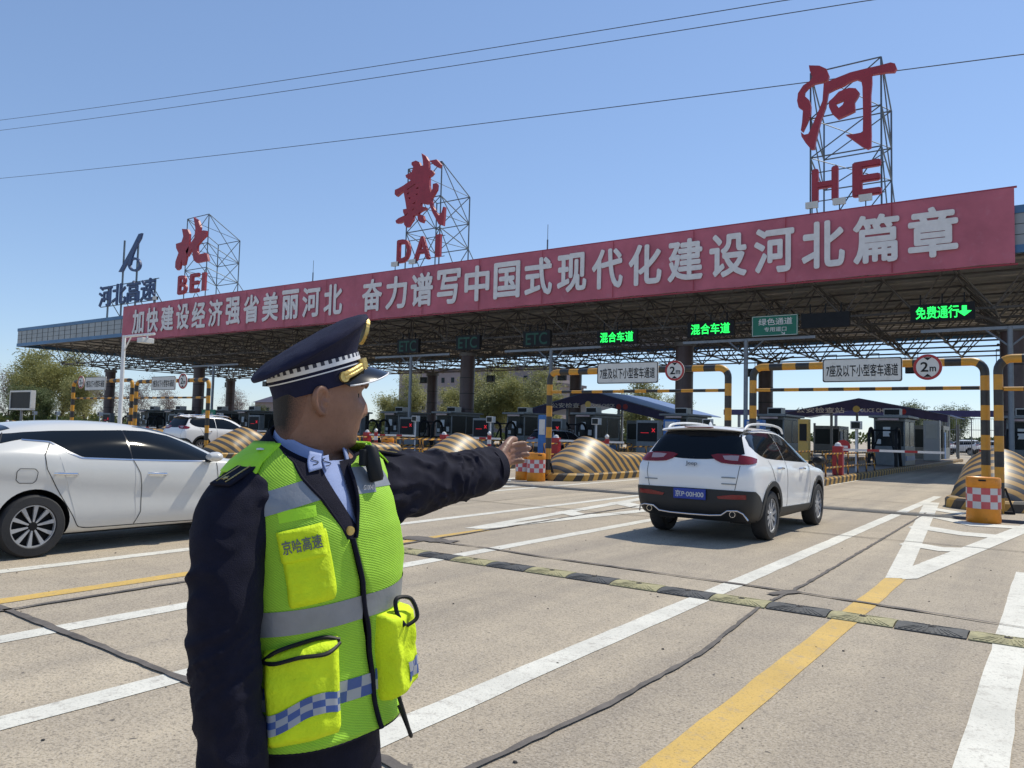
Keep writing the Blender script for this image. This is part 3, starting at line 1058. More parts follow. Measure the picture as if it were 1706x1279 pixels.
put_text(b, '↘', (-11.65, 41.115, 7.03), (1, 0, 0), (0, 0, 1), .2, .14, .01, .008)
for z in (6.93, 7.955):
    b.box(-13.25, -10.93, 41.112, 41.119, z - .012, z + .012)
for x in (-13.25, -10.93):
    b.box(x - .012, x + .012, 41.112, 41.119, 6.945, 7.94)
b.build('lettering', 'letter', gs, world=True)
for i, x in enumerate((-1.64, -13.69, -26.15, -38.1, -50.0, -62.0)):
    s = thing('sign_post', 'grey T shaped steel sign post under the canopy front, %s from the right' % ORD[i], 'sign post', (x, 41.4, 0), 0, 'T shaped sign posts under the canopy front')
    b = MB()
    b.tube([(x, 41.4, .15), (x, 41.4, 6.82)], .115, 10)
    b.build('post', 'steel', s, world=True, smooth=40)
    b = MB()
    b.beam((x - 3.6, 41.4, 6.78), (x + 3.6, 41.4, 6.78), .1, .14)
    for sg in (-1, 1):
        b.tube([(x, 41.4, 5.9), (x + sg * .95, 41.4, 6.72)], .045, 6)
    b.build('crossarm', 'steel', s, world=True)
    b = MB()
    b.lathe([(.0, .15), (.3, .15), (.3, .18), (0, .18)], (x, 41.4, 0), n=12)
    b.build('base_plate', 'steel', s, world=True)
# ------------------------------------------------------------------ height limit gantries
def gantry(xl, xr, Y, label, zt=3.4, zc=2.78, base=0.0, skew=0.0):
    g = thing('height_gantry', label, 'height gantry', ((xl + xr) / 2, Y, 0), 0, 'striped height limit gantries over the lanes')
    r = .26
    L = [(xl, Y, base)] + [(xl, Y, base + (zt - r - base) * i / 14) for i in range(1, 15)]
    L += [V((xl + r, Y, zt - r)) + V((-math.cos(a * R_(15)), 0, math.sin(a * R_(15)))) * r for a in range(1, 7)]
    n = 20
    L += [(xl + r + (xr - xl - 2 * r) * i / n, Y, zt) for i in range(1, n + 1)]
    L += [V((xr - r, Y, zt - r)) + V((math.sin(a * R_(15)), 0, math.cos(a * R_(15)))) * r for a in range(1, 7)]
    L += [(xr, Y, zt - r - (zt - r - base) * i / 14) for i in range(1, 15)]
    b = MB()
    b.tube(L, .094, 14, uv=True)
    b.build('frame', 'tube', g, world=True, smooth=40)
    b = MB()
    b.tube([(xl + .1, Y, zc), (xr - .1, Y, zc)], .045, 8, uv=True)
    b.build('limit_bar', 'thin', g, world=True, smooth=40)
    for x in (xl, xr):
        b = MB()
        b.beam((x - .28, Y, .03), (x + .28, Y, .03), .1, .05)
        b.beam((x, Y - .28, .033), (x, Y + .28, .033), .1, .05)
        for dx, dy in ((1, 0), (-1, 0), (0, 1), (0, -1)):
            b.beam((x + dx * .26, Y + dy * .26, .05), (x + dx * .1, Y + dy * .1, .55), .04, .04)
        b.build('foot', 'black', g, world=True)
    return g


def gantry_sign(x0, x1, z0, z1, Y, label, txt='7座及以下小型客车通道', tilt=0):
    s = thing('lane_sign', label, 'lane sign', ((x0 + x1) / 2, Y, z0), 0, 'white lane signs on the height gantries')
    rr = .05
    pts = []
    for cx, cz, a0 in ((x1 - rr, z1 - rr, 0), (x0 + rr, z1 - rr, 90), (x0 + rr, z0 + rr, 180), (x1 - rr, z0 + rr, 270)):
        pts += [(cx + rr * math.cos(R_(a0 + i * 30)), cz + rr * math.sin(R_(a0 + i * 30))) for i in range(4)]
    b = MB()
    b.prism([pts], (0, Y, 0), (1, 0, 0), (0, 0, 1), (0, -.04, 0))
    b.build('panel', 'offwhite', s, world=True)
    b = MB()
    cx, cz = (x0 + x1) / 2, (z0 + z1) / 2
    ins = lambda k: [(cx + (x - cx) * (1 - k / (x1 - x0)), cz + (z - cz) * (1 - k / (z1 - z0))) for x, z in pts]
    b.prism([ins(.01), ins(.05)], (0, Y - .038, 0), (1, 0, 0), (0, 0, 1), (0, -.008, 0), 0)
    put_text(b, txt, (cx, Y - .041, cz - .01), (1, 0, 0), (0, 0, 1), (x1 - x0) * .9, (z1 - z0) * .5, .012, .004, 0)
    b.build('lettering', 'black', s, world=True)
    return s


def round_sign(cx, cz, r, Y, label):
    s = thing('height_limit_sign', label, 'traffic sign', (cx, Y, cz - r), 0, 'round two metre signs on the height gantries')
    circ = lambda q: [(cx + q * math.cos(i * math.pi / 16), cz + q * math.sin(i * math.pi / 16)) for i in range(32)]
    b = MB()
    b.prism([circ(r)], (0, Y, 0), (1, 0, 0), (0, 0, 1), (0, -.03, 0))
    b.build('disc', 'offwhite', s, world=True)
    b = MB()
    b.prism([circ(r * .995), circ(r * .80)], (0, Y - .028, 0), (1, 0, 0), (0, 0, 1), (0, -.006, 0))
    b.build('red_ring', 'red', s, world=True)
    b = MB()
    put_text(b, '2', (cx - r * .22, Y - .031, cz + r * .02), (1, 0, 0), (0, 0, 1), r * .5, r * .72, .02, .004)
    put_text(b, 'm', (cx + r * .36, Y - .031, cz - r * .16), (1, 0, 0), (0, 0, 1), r * .42, r * .34, .02, .004)
    for sg in (1, -1):
        b.prism([[(cx - r * .28, cz + sg * r * .76), (cx + r * .28, cz + sg * r * .76), (cx, cz + sg * r * .52)]], (0, Y - .031, 0), (1, 0, 0), (0, 0, 1), (0, -.004, 0))
    b.build('lettering', 'black', s, world=True)
    return s


gantry(-13.1, -7.33, 20.7, 'striped yellow black height gantry beyond the pointing arm, left of the white SUV')
gantry(-6.55, -1.3, 20.4, 'striped yellow black height gantry right of the white SUV', 3.36, 2.76)
gantry(-1.02, 4.6, 19.9, 'striped height gantry at the right edge, mostly out of frame', 3.36, 2.70)
gantry(-37.35, -31.3, 20.7, 'striped height gantry left of the officer over the far white car', 3.50, 2.7)
gantry(-43.7, -37.75, 20.7, 'striped height gantry farthest left, in front of the willow trees', 3.60, 2.7)
gantry_sign(-11.27, -9.3, 3.0, 3.62, 20.5, 'white lane sign on the gantry left of the white SUV')
gantry_sign(-4.74, -2.95, 2.92, 3.50, 20.2, 'white lane sign on the gantry right of the white SUV')
gantry_sign(-35.6, -33.6, 3.05, 3.7, 20.5, 'white lane sign on the gantry just left of the officer')
gantry_sign(-42.0, -39.9, 3.1, 3.8, 20.5, 'white lane sign on the farthest left gantry')
round_sign(-8.80, 3.34, .29, 20.5, 'round red ringed two metre sign on the gantry left of the white SUV')
round_sign(-2.42, 3.24, .30, 20.2, 'round red ringed two metre sign on the gantry right of the white SUV')
round_sign(-33.0, 3.45, .36, 20.5, 'round two metre sign on the gantry just left of the officer')
round_sign(-42.45, 3.55, .34, 20.5, 'round two metre sign on the farthest left gantry')

# ------------------------------------------------------------------ toll islands
def island_mesh():
    t = thing('toll_island', 'x', 'toll island', (0, 0, 0), 0, 'striped toll islands between the lanes')
    W, yf, ye, h = 1.0, 19.6, 72.0, .24
    P, U, L = [], [], 0
    out = [(W, ye), (W, yf + W)] + [(W * math.cos(a * math.pi / 16), yf + W - W * math.sin(a * math.pi / 16)) for a in range(1, 16)] + [(-W, yf + W), (-W, ye)]
    dense = []
    for a, c in zip(out[:-1], out[1:]):
        dense.append(a)
    dense.append(out[-1])
    ls = [0]
    for a, c in zip(dense[:-1], dense[1:]):
        ls.append(ls[-1] + math.hypot(c[0] - a[0], c[1] - a[1]))
    prof = [(0, 0), (0, h - .05), (-.05, h), (-.28, h + .002)]
    rows = []
    for q, z in prof:
        row = []
        for (x, y) in dense:
            d = V((x, y - (yf + W), 0)) if y < yf + W else V((x, 0, 0))
            d = d.normalized()
            row.append(V((x, y, z)) + d * q)
        rows.append(row)
    b = MB()
    hz = [0, .2, .26, .5]
    b.grid(rows, 0, uvf=lambda i, j: (ls[j], hz[i]), flip=True)
    b.build('curb', 'curb', t)
    b = MB()
    ins = [(x * .74, y if y > yf + W else yf + W + (y - yf - W) * .74, h - .01) for x, y in dense]
    b.add(ins, [list(range(len(ins)))[::-1]], 0)
    b.build('paving', 'island', t)
    # crash nose: a rounded hump rising to a peak then dropping to a low wall
    b = MB()
    ys = [20.05 + .07 * i for i in range(80)]
    rows = []
    for y in ys:
        q = (y - 20.05) / 1.95
        if q <= 1:
            H = 1.17 * (q ** .62) * (1 - .12 * (1 - q))
        elif y < 23.7:
            s = (y - 22.0) / 1.7
            H = 1.17 + (.60 - 1.17) * (s * s * (3 - 2 * s))
        else:
            H = .60
        hw = .93 * min(1, (max(q, 0) / .55) ** .5) if q < .55 else .93
        hw = max(hw, .05)
        hump = max(0, min(1, (23.7 - y) / 1.7))
        row = []
        for i in range(25):
            a = -1 + 2 * i / 24
            pw = 1.7 + (1 - hump) * 5
            prof_ = max(0, 1 - abs(a) ** pw) ** (.62 if hump > .3 else .5)
            row.append(V((a * hw, y, h + H * prof_)))
        rows.append(row)
    b.grid(rows, 0, flip=False)
    b.add([rows[-1][i] for i in range(25)], [list(range(25))[::-1]], 0)
    b.build('crash_nose', 'mound', t, smooth=50)
    for s in (-1, 1):
        b = MB()
        for zz in (.55, 1.02):
            b.tube([(s * .85, 27 + i * .5, zz) for i in range(18)], .035, 6, uv=True)
        for i in range(6):
            b.tube([(s * .85, 27 + i * 1.7, .22), (s * .85, 27 + i * 1.7, 1.02)], .035, 6, uv=True)
        b.build('guard_rail', 'rail', t, smooth=40)
    return t


isl = island_mesh()
NI = 14
for k in range(NI):
    where = ('rightmost, behind the checkered barrel', 'second from the right, behind the white SUV', 'third from the right, beyond the pointing hand')
    lab = 'striped toll island with crash nose, ' + (where[k] if k < 3 else ORD[k] + ' from the right')
    if k == 0:
        isl.location = (XI(0), 0.6, 0)
        isl['label'] = lab
    else:
        dup(isl, (XI(k), {2: 1.0, 3: 1.5}.get(k, .3), 0), label=lab)


# booths, guard hoops, gates, displays and camera poles: one of each, then copies
def booth():
    t = thing('toll_booth', 'x', 'toll booth', (0, 0, 0), 0, 'grey toll booths on the islands')
    b = MB()
    b.box(-.75, .75, 0, 3.4, .24, 1.25)
    for x in (-.75, .67):
        for y in (0, 1.66, 3.32):
            b.box(x, x + .08, y, y + .08, 1.25, 2.55)
    b.box(-.75, .75, 0, 3.4, 2.55, 2.72)
    b.box(-.67, .67, 1.66, 1.72, 1.25, 2.55)
    b.box(-.67, .67, 2.6, 2.66, 1.25, 2.55)
    b.build('cabin', 'booth', t, bevel=.02)
    for q in ((-.67, .67, .02, .05), (-.67, .67, 3.35, 3.38)):
        b = MB(); b.box(*q, 1.25, 2.55); b.build('window', 'glass', t)
    for x in (-.73, .70):
        for y0, y1 in ((.08, 1.66), (1.74, 3.32)):
            b = MB(); b.box(x, x + .03, y0, y1, 1.25, 2.55); b.build('window', 'glass', t)
    b = MB(); b.box(-.95, .95, -.35, 3.6, 2.72, 2.86); b.build('roof', 'booth', t, bevel=.03)
    b = MB(); b.box(-.4, .4, .8, 1.5, 2.86, 3.25); b.box(-.36, .36, .78, .8, 2.92, 3.2, 1); b.build('air_conditioner', ['offwhite', 'black'], t)
    b = MB(); b.box(-.3, .05, -.012, .0185, 1.75, 2.25); b.box(.25, .5, -.012, .0185, 1.4, 1.75); b.box(.676, .735, 1.9, 2.3, 1.5, 2.0) if False else b.box(-.62, -.4, -.012, .0185, 1.35, 1.6); b.build('notice', 'offwhite', t)
    b = MB(); b.box(-.5, .5, -.32, -.22, 2.60, 2.70); b.build('light_strip', 'lampclear', t)
    b = MB(); b.tube([(.6, -.02, 2.5), (.62, -.25, 2.45), (.64, -.3, 2.0)], .02, 6); b.box(.56, .72, -.4, -.22, 1.85, 2.0); b.build('ticket_camera', 'black', t)
    b = MB(); b.box(-.78, -.752, .2, 3.2, .5, .75); b.box(.752, .78, .2, 3.2, .5, .75); b.build('side_panel', 'blue', t)
    return t


def hoop():
    t = thing('guard_hoop', 'x', 'guard hoop', (0, 0, 0), 0, 'black tubular guard hoops before the booths')
    for x in (-.62, .62):
        b = MB()
        p = [(x, 0, .24), (x, 0, 1.6)] + [V((x, .55, 1.6)) + V((0, -math.cos(a * R_(22.5)), math.sin(a * R_(22.5)))) * .55 for a in range(1, 9)] + [(x, 1.1, .9), (x, 1.5, .24)]
        b.tube(p, .08, 8)
        b.tube([(x, .1, 1.0), (x, 1.1, 1.0)], .05, 6)
        b.tube([(x, .1, .5), (x * .4, .6, 1.9)], .045, 6)
        b.build('bent_tube', 'black', t, smooth=40)
    b = MB()
    b.tube([(-.62, .3, 2.05), (.62, .3, 2.05)], .05, 6)
    b.build('cross_tube', 'black', t)
    return t


def gate():
    t = thing('barrier_gate', 'x', 'barrier gate', (0, 0, 0), 0, 'red barrier gates with white arms')
    b = MB(); b.box(-.17, .17, -.14, .14, .24, 1.28); b.build('housing', 'red', t, bevel=.02)
    b = MB(); b.lathe([(0, 1.42), (.09, 1.38), (.13, 1.28), (0, 1.28)], n=12); b.build('cap', 'white', t, smooth=40)
    b = MB()
    for i in range(8):
        b.box(.17 + i * .4, .17 + (i + 1) * .4, -.03, .03, 1.12, 1.20, i % 3 == 2)
    b.build('arm', ['white', 'red'], t)
    return t


def display():
    t = thing('fare_display', 'x', 'fare display', (0, 0, 0), 0, 'fare displays with red LED crosses')
    b = MB(); b.box(-.7, .7, 0, .5, .24, 2.35); b.build('cabinet', 'booth', t, bevel=.03)
    b = MB(); b.box(-.6, .6, -.03, .0, 1.15, 2.2); b.build('screen', 'black', t)
    b = MB()
    for a in (1, -1):
        b.beam((.30, -.035, 1.78 - .10 * a), (.48, -.035, 1.78 + .10 * a), .01, .045)
    b.box(-.4, .10, -.037, -.031, 1.62, 1.645)
    b.build('red_cross', 'ledr', t)
    return t


def campole():
    t = thing('camera_pole', 'x', 'camera pole', (0, 0, 0), 0, 'white poles with box cameras on the islands')
    b = MB(); b.tube([(0, 0, .24), (0, 0, 1.95)], .045, 8); b.build('pole', 'white', t, smooth=40)
    b = MB(); b.box(-.2, .2, -.14, .16, 1.95, 2.28); b.box(-.16, .16, -.16, -.14, 1.99, 2.24, 1); b.build('head', ['offwhite', 'glass'], t, bevel=.02)
    return t


def redpost():
    t = thing('warning_post', 'x', 'warning post', (0, 0, 0), 0, 'red and white warning posts on the islands')
    b = MB()
    for i in range(6):
        b.lathe([(.085, .24 + i * .18), (.085, .24 + (i + 1) * .18)], n=10, m=i % 2)
    b.build('post', ['white', 'red'], t, smooth=40)
    b = MB(); b.lathe([(0, 1.5), (.06, 1.46), (.085, 1.4), (.05, 1.32), (0, 1.32)], n=10); b.build('cap', 'white', t, smooth=40)
    return t


def barrel():
    t = thing('crash_barrel', 'x', 'crash barrel', (0, 0, 0), 0, 'orange checkered crash barrels')
    b = MB()
    prof = [(.0, .0), (.28, .0), (.295, .03), (.285, .27)]
    b.lathe(prof, n=28, sx=1.0, sy=.9)
    b.lathe([(.289, .27), (.289, .66)], n=28, sy=.9)
    b.lathe([(.285, .66), (.295, .70), (.295, .82), (.28, .855), (.24, .862), (.20, .84), (0, .84)], n=28, sy=.9)
    b.build('drum', 'orange', t, smooth=35)
    b = MB()
    n = 28
    rows = [[V((.293 * math.cos(2 * math.pi * i / n), .293 * .9 * math.sin(2 * math.pi * i / n), z)) for i in range(n)] for z in (.27, .66)]
    b.grid(rows, 0, cu=True, uvf=lambda i, j: (j * 1.74 / n + .02, [.0, .43][i] + .005))
    b.build('check_band', 'bcheck', t, smooth=True)
    b = MB(); b.box(-.06, .06, -.28, -.255, .79, .82); b.build('slot', 'black', t)
    return t


bo, ho, ga, di, cp, rp = booth(), hoop(), gate(), display(), campole(), redpost()
for k in range(NI):
    w_ = ORD[k] + ' island from the right'
    x = XI(k)
    for proto, nm, yy, dx in ((bo, 'grey toll booth with dark windows on the ', 44.0, 0), (ho, 'black bent tube guard before the booth on the ', 42.0, 0), (ga, 'red gate post with white barrier arm on the ', 29.0, .72),
                              (di, 'grey fare display with red cross on the ', 40.0, 0), (cp, 'white pole with a box camera on the ', 33.0, .55), (rp, 'striped red white post beside the crash nose on the ', 25.6, -.5)):
        loc = (x + dx, yy + (.7 if k % 2 else 0), 0)
        if proto is di and k < 3:
            continue
        if (k == 3) if proto is di else (k == 0):
            proto.location = loc
            proto['label'] = nm + w_
        else:
            dup(proto, loc, label=nm + w_)
ba = barrel()
ba.location = (-1.16, 17.45, 0)
ba['label'] = 'orange crash barrel with red white checks at right, before the striped posts'
for loc, lab in (((-13.75, 20.35, 0), 'orange checkered crash barrel behind the pointing hand'), ((-25.2, 26.0, .2), 'orange crash barrel seen just past the officer shoulder'),
                 ((-25.0, 19.2, 0), 'orange crash barrel beside the striped nose left of the officer'), ((-42.9, 18.9, 0), 'orange crash barrel far left, above the white sedan roof')):
    dup(ba, loc, rz=random.uniform(0, 3), label=lab)
dup(ba, (-13.15, 20.1, 0), rz=1.0, label='second orange checkered barrel tucked beside the gantry post')

# white camera mast at left, its arm over the lanes
s = thing('camera_mast', 'tall white mast with a short arm and camera, left of the officer', 'camera mast', (-24.7, 13.2, 0))
b = MB(); b.tube([(-24.7, 13.2, 0), (-24.73, 13.2, 4.3)], [.075, .06], 10); b.build('mast', 'white', s, world=True, smooth=40)
b = MB(); b.tube([(-24.73, 13.2, 4.26), (-22.95, 13.2, 4.26)], .04, 8); b.tube([(-24.73, 13.2, 3.75), (-24.3, 13.2, 4.24)], .025, 6); b.build('arm', 'white', s, world=True, smooth=40)
b = MB(); b.box(-23.5, -23.2, 12.95, 13.35, 3.98, 4.14); b.tube([(-23.35, 13.2, 4.1), (-23.35, 13.2, 4.26)], .03, 6); b.build('camera', 'offwhite', s, world=True, bevel=.02)
# dark board at the far left
s = thing('message_board', 'dark message board in a pale frame at far left', 'message board', (-58, 24, 0))
b = MB(); b.box(-59.4, -56.4, 24, 24.2, 2.25, 3.35); b.build('screen', 'black', s, world=True)
b = MB()
for q in ((-59.5, -56.3, 2.13, 2.25), (-59.5, -56.3, 3.35, 3.47), (-59.52, -59.4, 2.25, 3.35), (-56.4, -56.28, 2.25, 3.35)):
    b.box(q[0], q[1], 23.95, 24.25, q[2], q[3])
b.build('frame', 'offwhite', s, world=True)
b = MB(); b.tube([(-57.9, 24.1, 0), (-57.9, 24.1, 2.15)], .09, 8); b.build('post', 'steel', s, world=True)
s = thing('toll_notice', 'small green notice board left of the officer, behind the far gantry', 'notice board', (-44, 30, 0))
b = MB(); b.box(-46.0, -44.6, 30, 30.06, 1.25, 2.45); b.build('panel', 'green', s, world=True)
b = MB(); put_text(b, '收费公示', (-45.3, 29.995, 2.1), (1, 0, 0), (0, 0, 1), 1.1, .3, .01, .005); b.build('lettering', 'letter', s, world=True)
b = MB(); b.tube([(-45.3, 30.08, 0), (-45.3, 30.08, 1.3)], .05, 6); b.build('post', 'steel', s, world=True)


# hanging speaker boxes / lamps under the far truss edge
def hang():
    t = thing('hanging_lamp', 'x', 'lamp', (0, 0, 0), 0, 'dark lamps hanging from the canopy truss')
    b = MB(); b.box(-.4, .4, -.2, .2, -1.1, -.45); b.box(-.34, .34, -.22, -.2, -1.04, -.5, 1); b.build('housing', ['black', 'blackgloss'], t, bevel=.03)
    b = MB()
    for x in (-.42, .42):
        b.tube([(x, 0, -.5), (x, 0, .45)], .025, 5)
    b.box(-.44, .44, -.03, .03, .42, .47)
    b.build('bracket', 'black', t)
    return t


ha = hang()
xs = [-2.9, -8.6, -11.2, -14.2, -20.5, -29.5, -38.5, -47, -56, -65, -74, -83, -91]
for i, x in enumerate(xs):
    lab = 'dark boxy lamp hanging from the rear truss, %s from the right' % ORD[i]
    if i == 0:
        ha.location = (x, 63, 7.6); ha['label'] = lab
    else:
        dup(ha, (x, 63, 7.6), label=lab)

# ------------------------------------------------------------------ police check shelters
def shelter(xc, Y, hw, ze, za, dep, label, txts, fh=.55):
    s = thing('check_shelter', label, 'shelter', (xc, Y, 0), 0, 'gabled blue check shelters beyond the booths')
    b = MB()
    b.prism([[(xc - hw, ze - fh), (xc - hw, ze), (xc, za), (xc + hw, ze), (xc + hw, ze - fh), (xc, za - fh - .35)]], (0, Y, 0), (1, 0, 0), (0, 0, 1), (0, -.12, 0))
    b.build('fascia', 'tent', s, world=True)
    b = MB()
    for sg in (-1, 1):
        b.add([(xc, Y - .15, za + .06), (xc + sg * (hw + .2), Y - .15, ze + .04), (xc + sg * (hw + .2), Y + dep, ze + .04), (xc, Y + dep, za + .06),
               (xc, Y - .15, za), (xc + sg * (hw + .2), Y - .15, ze - .02), (xc + sg * (hw + .2), Y + dep, ze - .02), (xc, Y + dep, za)],
              [(0, 1, 2, 3), (7, 6, 5, 4), (0, 4, 5, 1), (1, 5, 6, 2), (2, 6, 7, 3)])
    b.build('roof', 'tentroof', s, world=True)
    b = MB()
    zc = (ze + za) / 2 - .32
    for t, dx, w, h, dz in txts:
        put_text(b, t, (xc + dx, Y - .122, zc + dz), (1, 0, 0), (0, 0, 1), w, h, .01, .01)
    b.build('lettering', 'letter', s, world=True)
    b = MB()
    for dx in (2.9, 3.55):
        b.lathe([(0, -.012), (.24, -.012), (.24, 0)], (xc + dx, Y - .122, zc - .12), 'Y', 14)
    b.build('no_entry_disc', 'red', s, world=True)
    b = MB()
    b.lathe([(0, -.015), (.3, -.015), (.3, 0)], (xc - .2, Y - .122, zc + .1), 'Y', 16)
    b.build('badge', 'gold', s, world=True)
    for dx in (-hw + .3, -hw * .35, hw * .35, hw - .3):
        for yy in (Y + .4, Y + dep - .5):
            b = MB(); b.box(xc + dx - .1, xc + dx + .1, yy - .1, yy + .1, 0, za - fh - .3 if abs(dx) < hw * .6 else ze - fh + .02); b.build('post', 'steel', s, world=True)
    return s


shelter(-14.3, 74, 6.9, 3.8, 5.2, 12, 'purple blue gabled check shelter at right, seen through the height gantry', [('公安检查站', -3.3, 4.2, .5, 0), ('POLICE CHECK', 1.35, 2.9, .32, 0)], .6)
shelter(-34.5, 61.5, 7.6, 3.4, 5.35, 12, 'bright blue roofed check shelter left of the white SUV', [('公安检查', -2.6, 3.0, .45, 0), ('POLICE CHECK', 1.2, 2.6, .26, 0)], .7)
# low cabins and dark beam beyond
s = thing('overhead_beam', 'long dark overhead beam far behind the right shelter', 'beam', (-12, 100, 0))
b = MB(); b.box(-36, 20, 100, 100.6, 4.45, 5.15); b.build('girder', 'tent', s, world=True)
for x in (-34, -22, -10, 2, 14):
    b = MB(); b.box(x - .15, x + .15, 100.1, 100.4, 0, 4.45); b.build('post', 'steel', s, world=True)
cab = thing('check_cabin', 'x', 'cabin', (0, 0, 0), 0, 'dark check cabins under the shelters')
b = MB(); b.box(-1.1, 1.1, 0, 4, .2, 1.1); b.box(-1.1, 1.1, 0, 4, 2.5, 2.8)
for x in (-1.1, 1.02):
    for y in (0, 1.96, 3.92):
        b.box(x, x + .08, y, y + .08, 1.1, 2.5)
b.build('cabin', 'booth', cab)
b = MB(); b.box(-1.04, 1.04, .04, .07, 1.1, 2.5); b.box(-1.06, -1.03, .08, 3.92, 1.1, 2.5); b.box(1.03, 1.06, .08, 3.92, 1.1, 2.5); b.build('window', 'glass', cab)
b = MB(); b.box(1.1, 1.13, .4, 1.3, .2, 2.3); b.build('door', 'blue', cab)
cab.location = (-17.5, 76, 0); cab['label'] = 'dark glazed cabin under the right shelter, its left one'
for loc, lab in (((-11.5, 76, 0), 'dark glazed cabin under the right shelter, its right one'), ((-31, 64, 0), 'dark glazed cabin under the bright blue shelter'), ((-8.2, 68, 0), 'dark glazed cabin before the right shelter, near the lane')):
    dup(cab, loc, label=lab)
# odds and ends on the islands
def cabinet(name, label, cat, x, y, w, d, z0, z1, m, cap=None):
    s = thing(name, label, cat, (x, y, 0))
    b = MB(); b.box(x - w / 2, x + w / 2, y, y + d, z0, z1); b.build('case', m, s, world=True, bevel=.02)
    b = MB(); b.box(x - w * .35, x + w * .35, y - .02, y - .001, z0 + (z1 - z0) * .55, z0 + (z1 - z0) * .9); b.build('door', cap or 'offwhite', s, world=True)
    b = MB(); b.box(x - w * .3, x + w * .3, y + d * .2, y + d * .8, .2, z0 + .001); b.build('base', 'steel', s, world=True)
    return s


cabinet('ticket_pillar', 'yellow ticket pillar behind the white SUV mirror', 'ticket pillar', at(1338, 720, 34).x, 34, .42, .4, .3, 2.35, 'yellow_line', 'black')
cabinet('control_box', 'bright blue control box beside the dark column, above the SUV roof', 'control box', at(1116, 700, 36).x, 36, .7, .5, 1.3, 2.3, 'blue', 'offwhite')
cabinet('control_box', 'bright blue control box beside the sign post right of the SUV', 'control box', at(1255, 690, 34).x, 34, .8, .5, 1.5, 2.3, 'blue', 'offwhite')
cabinet('control_box', 'tall blue control box behind the striped gantry post by the hand', 'control box', at(903, 720, 30).x, 30, .45, .5, .3, 2.3, 'blue', 'offwhite')
cabinet('steel_cabinet', 'pale steel cabinet standing on the island under the purple shelter', 'cabinet', at(1552, 740, 60).x, 60, 1.0, .6, .25, 3.0, 'alloy', 'offwhite')
s = thing('picket_barrier', 'low white slatted barrier under the purple shelter', 'barrier', (at(1475, 760, 62).x, 62, 0))
b = MB()
x0_, x1_ = at(1448, 760, 62).x, at(1500, 760, 62).x
for i in range(14):
    b.box(x0_ + (x1_ - x0_) * i / 14, x0_ + (x1_ - x0_) * (i + .5) / 14, 62, 62.05, .3, 1.2)
b.box(x0_, x1_, 62.052, 62.09, .5, .58); b.box(x0_, x1_, 62.052, 62.09, 1.0, 1.08)
b.build('slats', 'white', s, world=True)
for x_, lab in ((-6.55, 'right'), (-12.5, 'left')):
    s = thing('stop_disc', 'red round stop paddle on a post at the %s island near the SUV' % ('SUV' if x_ > -10 else 'hand') if False else ('red stop paddle on a post, on the island right of the SUV' if x_ > -10 else 'red stop paddle on a post, on the island by the hand'), 'traffic sign', (x_, 31, 0))
    b = MB(); b.lathe([(0, -.02), (.26, -.02), (.26, .0), (0, 0)], (x_, 31, 1.25), 'Y', 20); b.build('disc', 'red', s, world=True)
    b = MB(); b.box(x_ - .17, x_ + .17, 30.965, 30.978, 1.21, 1.29); b.build('white_bar', 'white', s, world=True)
    b = MB(); b.tube([(x_, 31.04, .24), (x_, 31.04, 1.3)], .03, 8); b.build('post', 'white', s, world=True)
# long mesh fence with parked cars behind at right
s = thing('mesh_fence', 'tall pale mesh fence with posts far behind the right lane', 'fence', (-6, 96, 0))
for i in range(11):
    b = MB(); b.box(-13 + i * 1.4 - .05, -13 + i * 1.4 + .05, 95.9, 96.1, 0, 4.2); b.build('post', 'steel', s, world=True)
b = MB()
for z in (.3, 1.6, 2.9, 4.1):
    b.box(-13, 1, 95.97, 96.03, z, z + .06)
for i in range(70):
    b.box(-13 + i * .2, -12.98 + i * .2, 95.99, 96.01, .3, 4.1)
b.build('mesh_panel', 'steel', s, world=True)
# ------------------------------------------------------------------ trees and buildings behind
def tree(name, seed, H, crown, leafm, nleaf, lsz, low=.12, twiggy=0):
    rnd = random.Random(seed)
    t = thing(name, 'x', 'tree')
    b = MB()
    tips = []

    def limb(p, d, L, r, lev):
        q = p
        path, rr = [p], [r]
        for i in range(4):
            d = (d + V((rnd.uniform(-.25, .25), rnd.uniform(-.25, .25), rnd.uniform(-.05, .22)))).normalized()
            q = q + d * L / 4
            path.append(q); rr.append(r * (1 - .7 * (i + 1) / 4))
            if lev < 2 + twiggy and i >= 0:
                for _ in range(2 if lev else 2):
                    a = rnd.uniform(0, 2 * math.pi)
                    dd = (d * rnd.uniform(.5, .9) + V((math.cos(a), math.sin(a), rnd.uniform(0, .5))) * rnd.uniform(.5, .9)).normalized()
                    limb(q, dd, L * rnd.uniform(.42, .62), rr[-1] * .6, lev + 1)
            if lev >= 1:
                tips.append(q)
        b.tube(path, rr, 5 if lev else 7, cap=False)

    limb(V((0, 0, 0)), V((0, 0, 1)), H * .72, H * .022, 0)
    b.build('trunk', 'bark', t)
    # leaf clumps round the twigs
    b = MB()
    cl = [p for p in tips if p.z > H * low]
    clump = [(rnd.choice(cl), rnd.uniform(.4, 1)) for _ in range(int(nleaf / 9))]
    for c, s in clump:
        o = c + V((rnd.gauss(0, .5), rnd.gauss(0, .5), rnd.gauss(0, .45))) * crown * .22
        for _ in range(9):
            p = o + V((rnd.gauss(0, 1), rnd.gauss(0, 1), rnd.gauss(0, .8))) * crown * .085 * s
            a = V((rnd.gauss(0, 1), rnd.gauss(0, 1), rnd.gauss(0, .7))).normalized()
            c2 = a.orthogonal().normalized()
            l = lsz * rnd.uniform(.6, 1.3)
            b.add([p - a * l, p + c2 * l * .45, p + a * l, p - c2 * l * .45], [(0, 1, 2, 3)])
    b.build('crown', leafm, t)
    return t


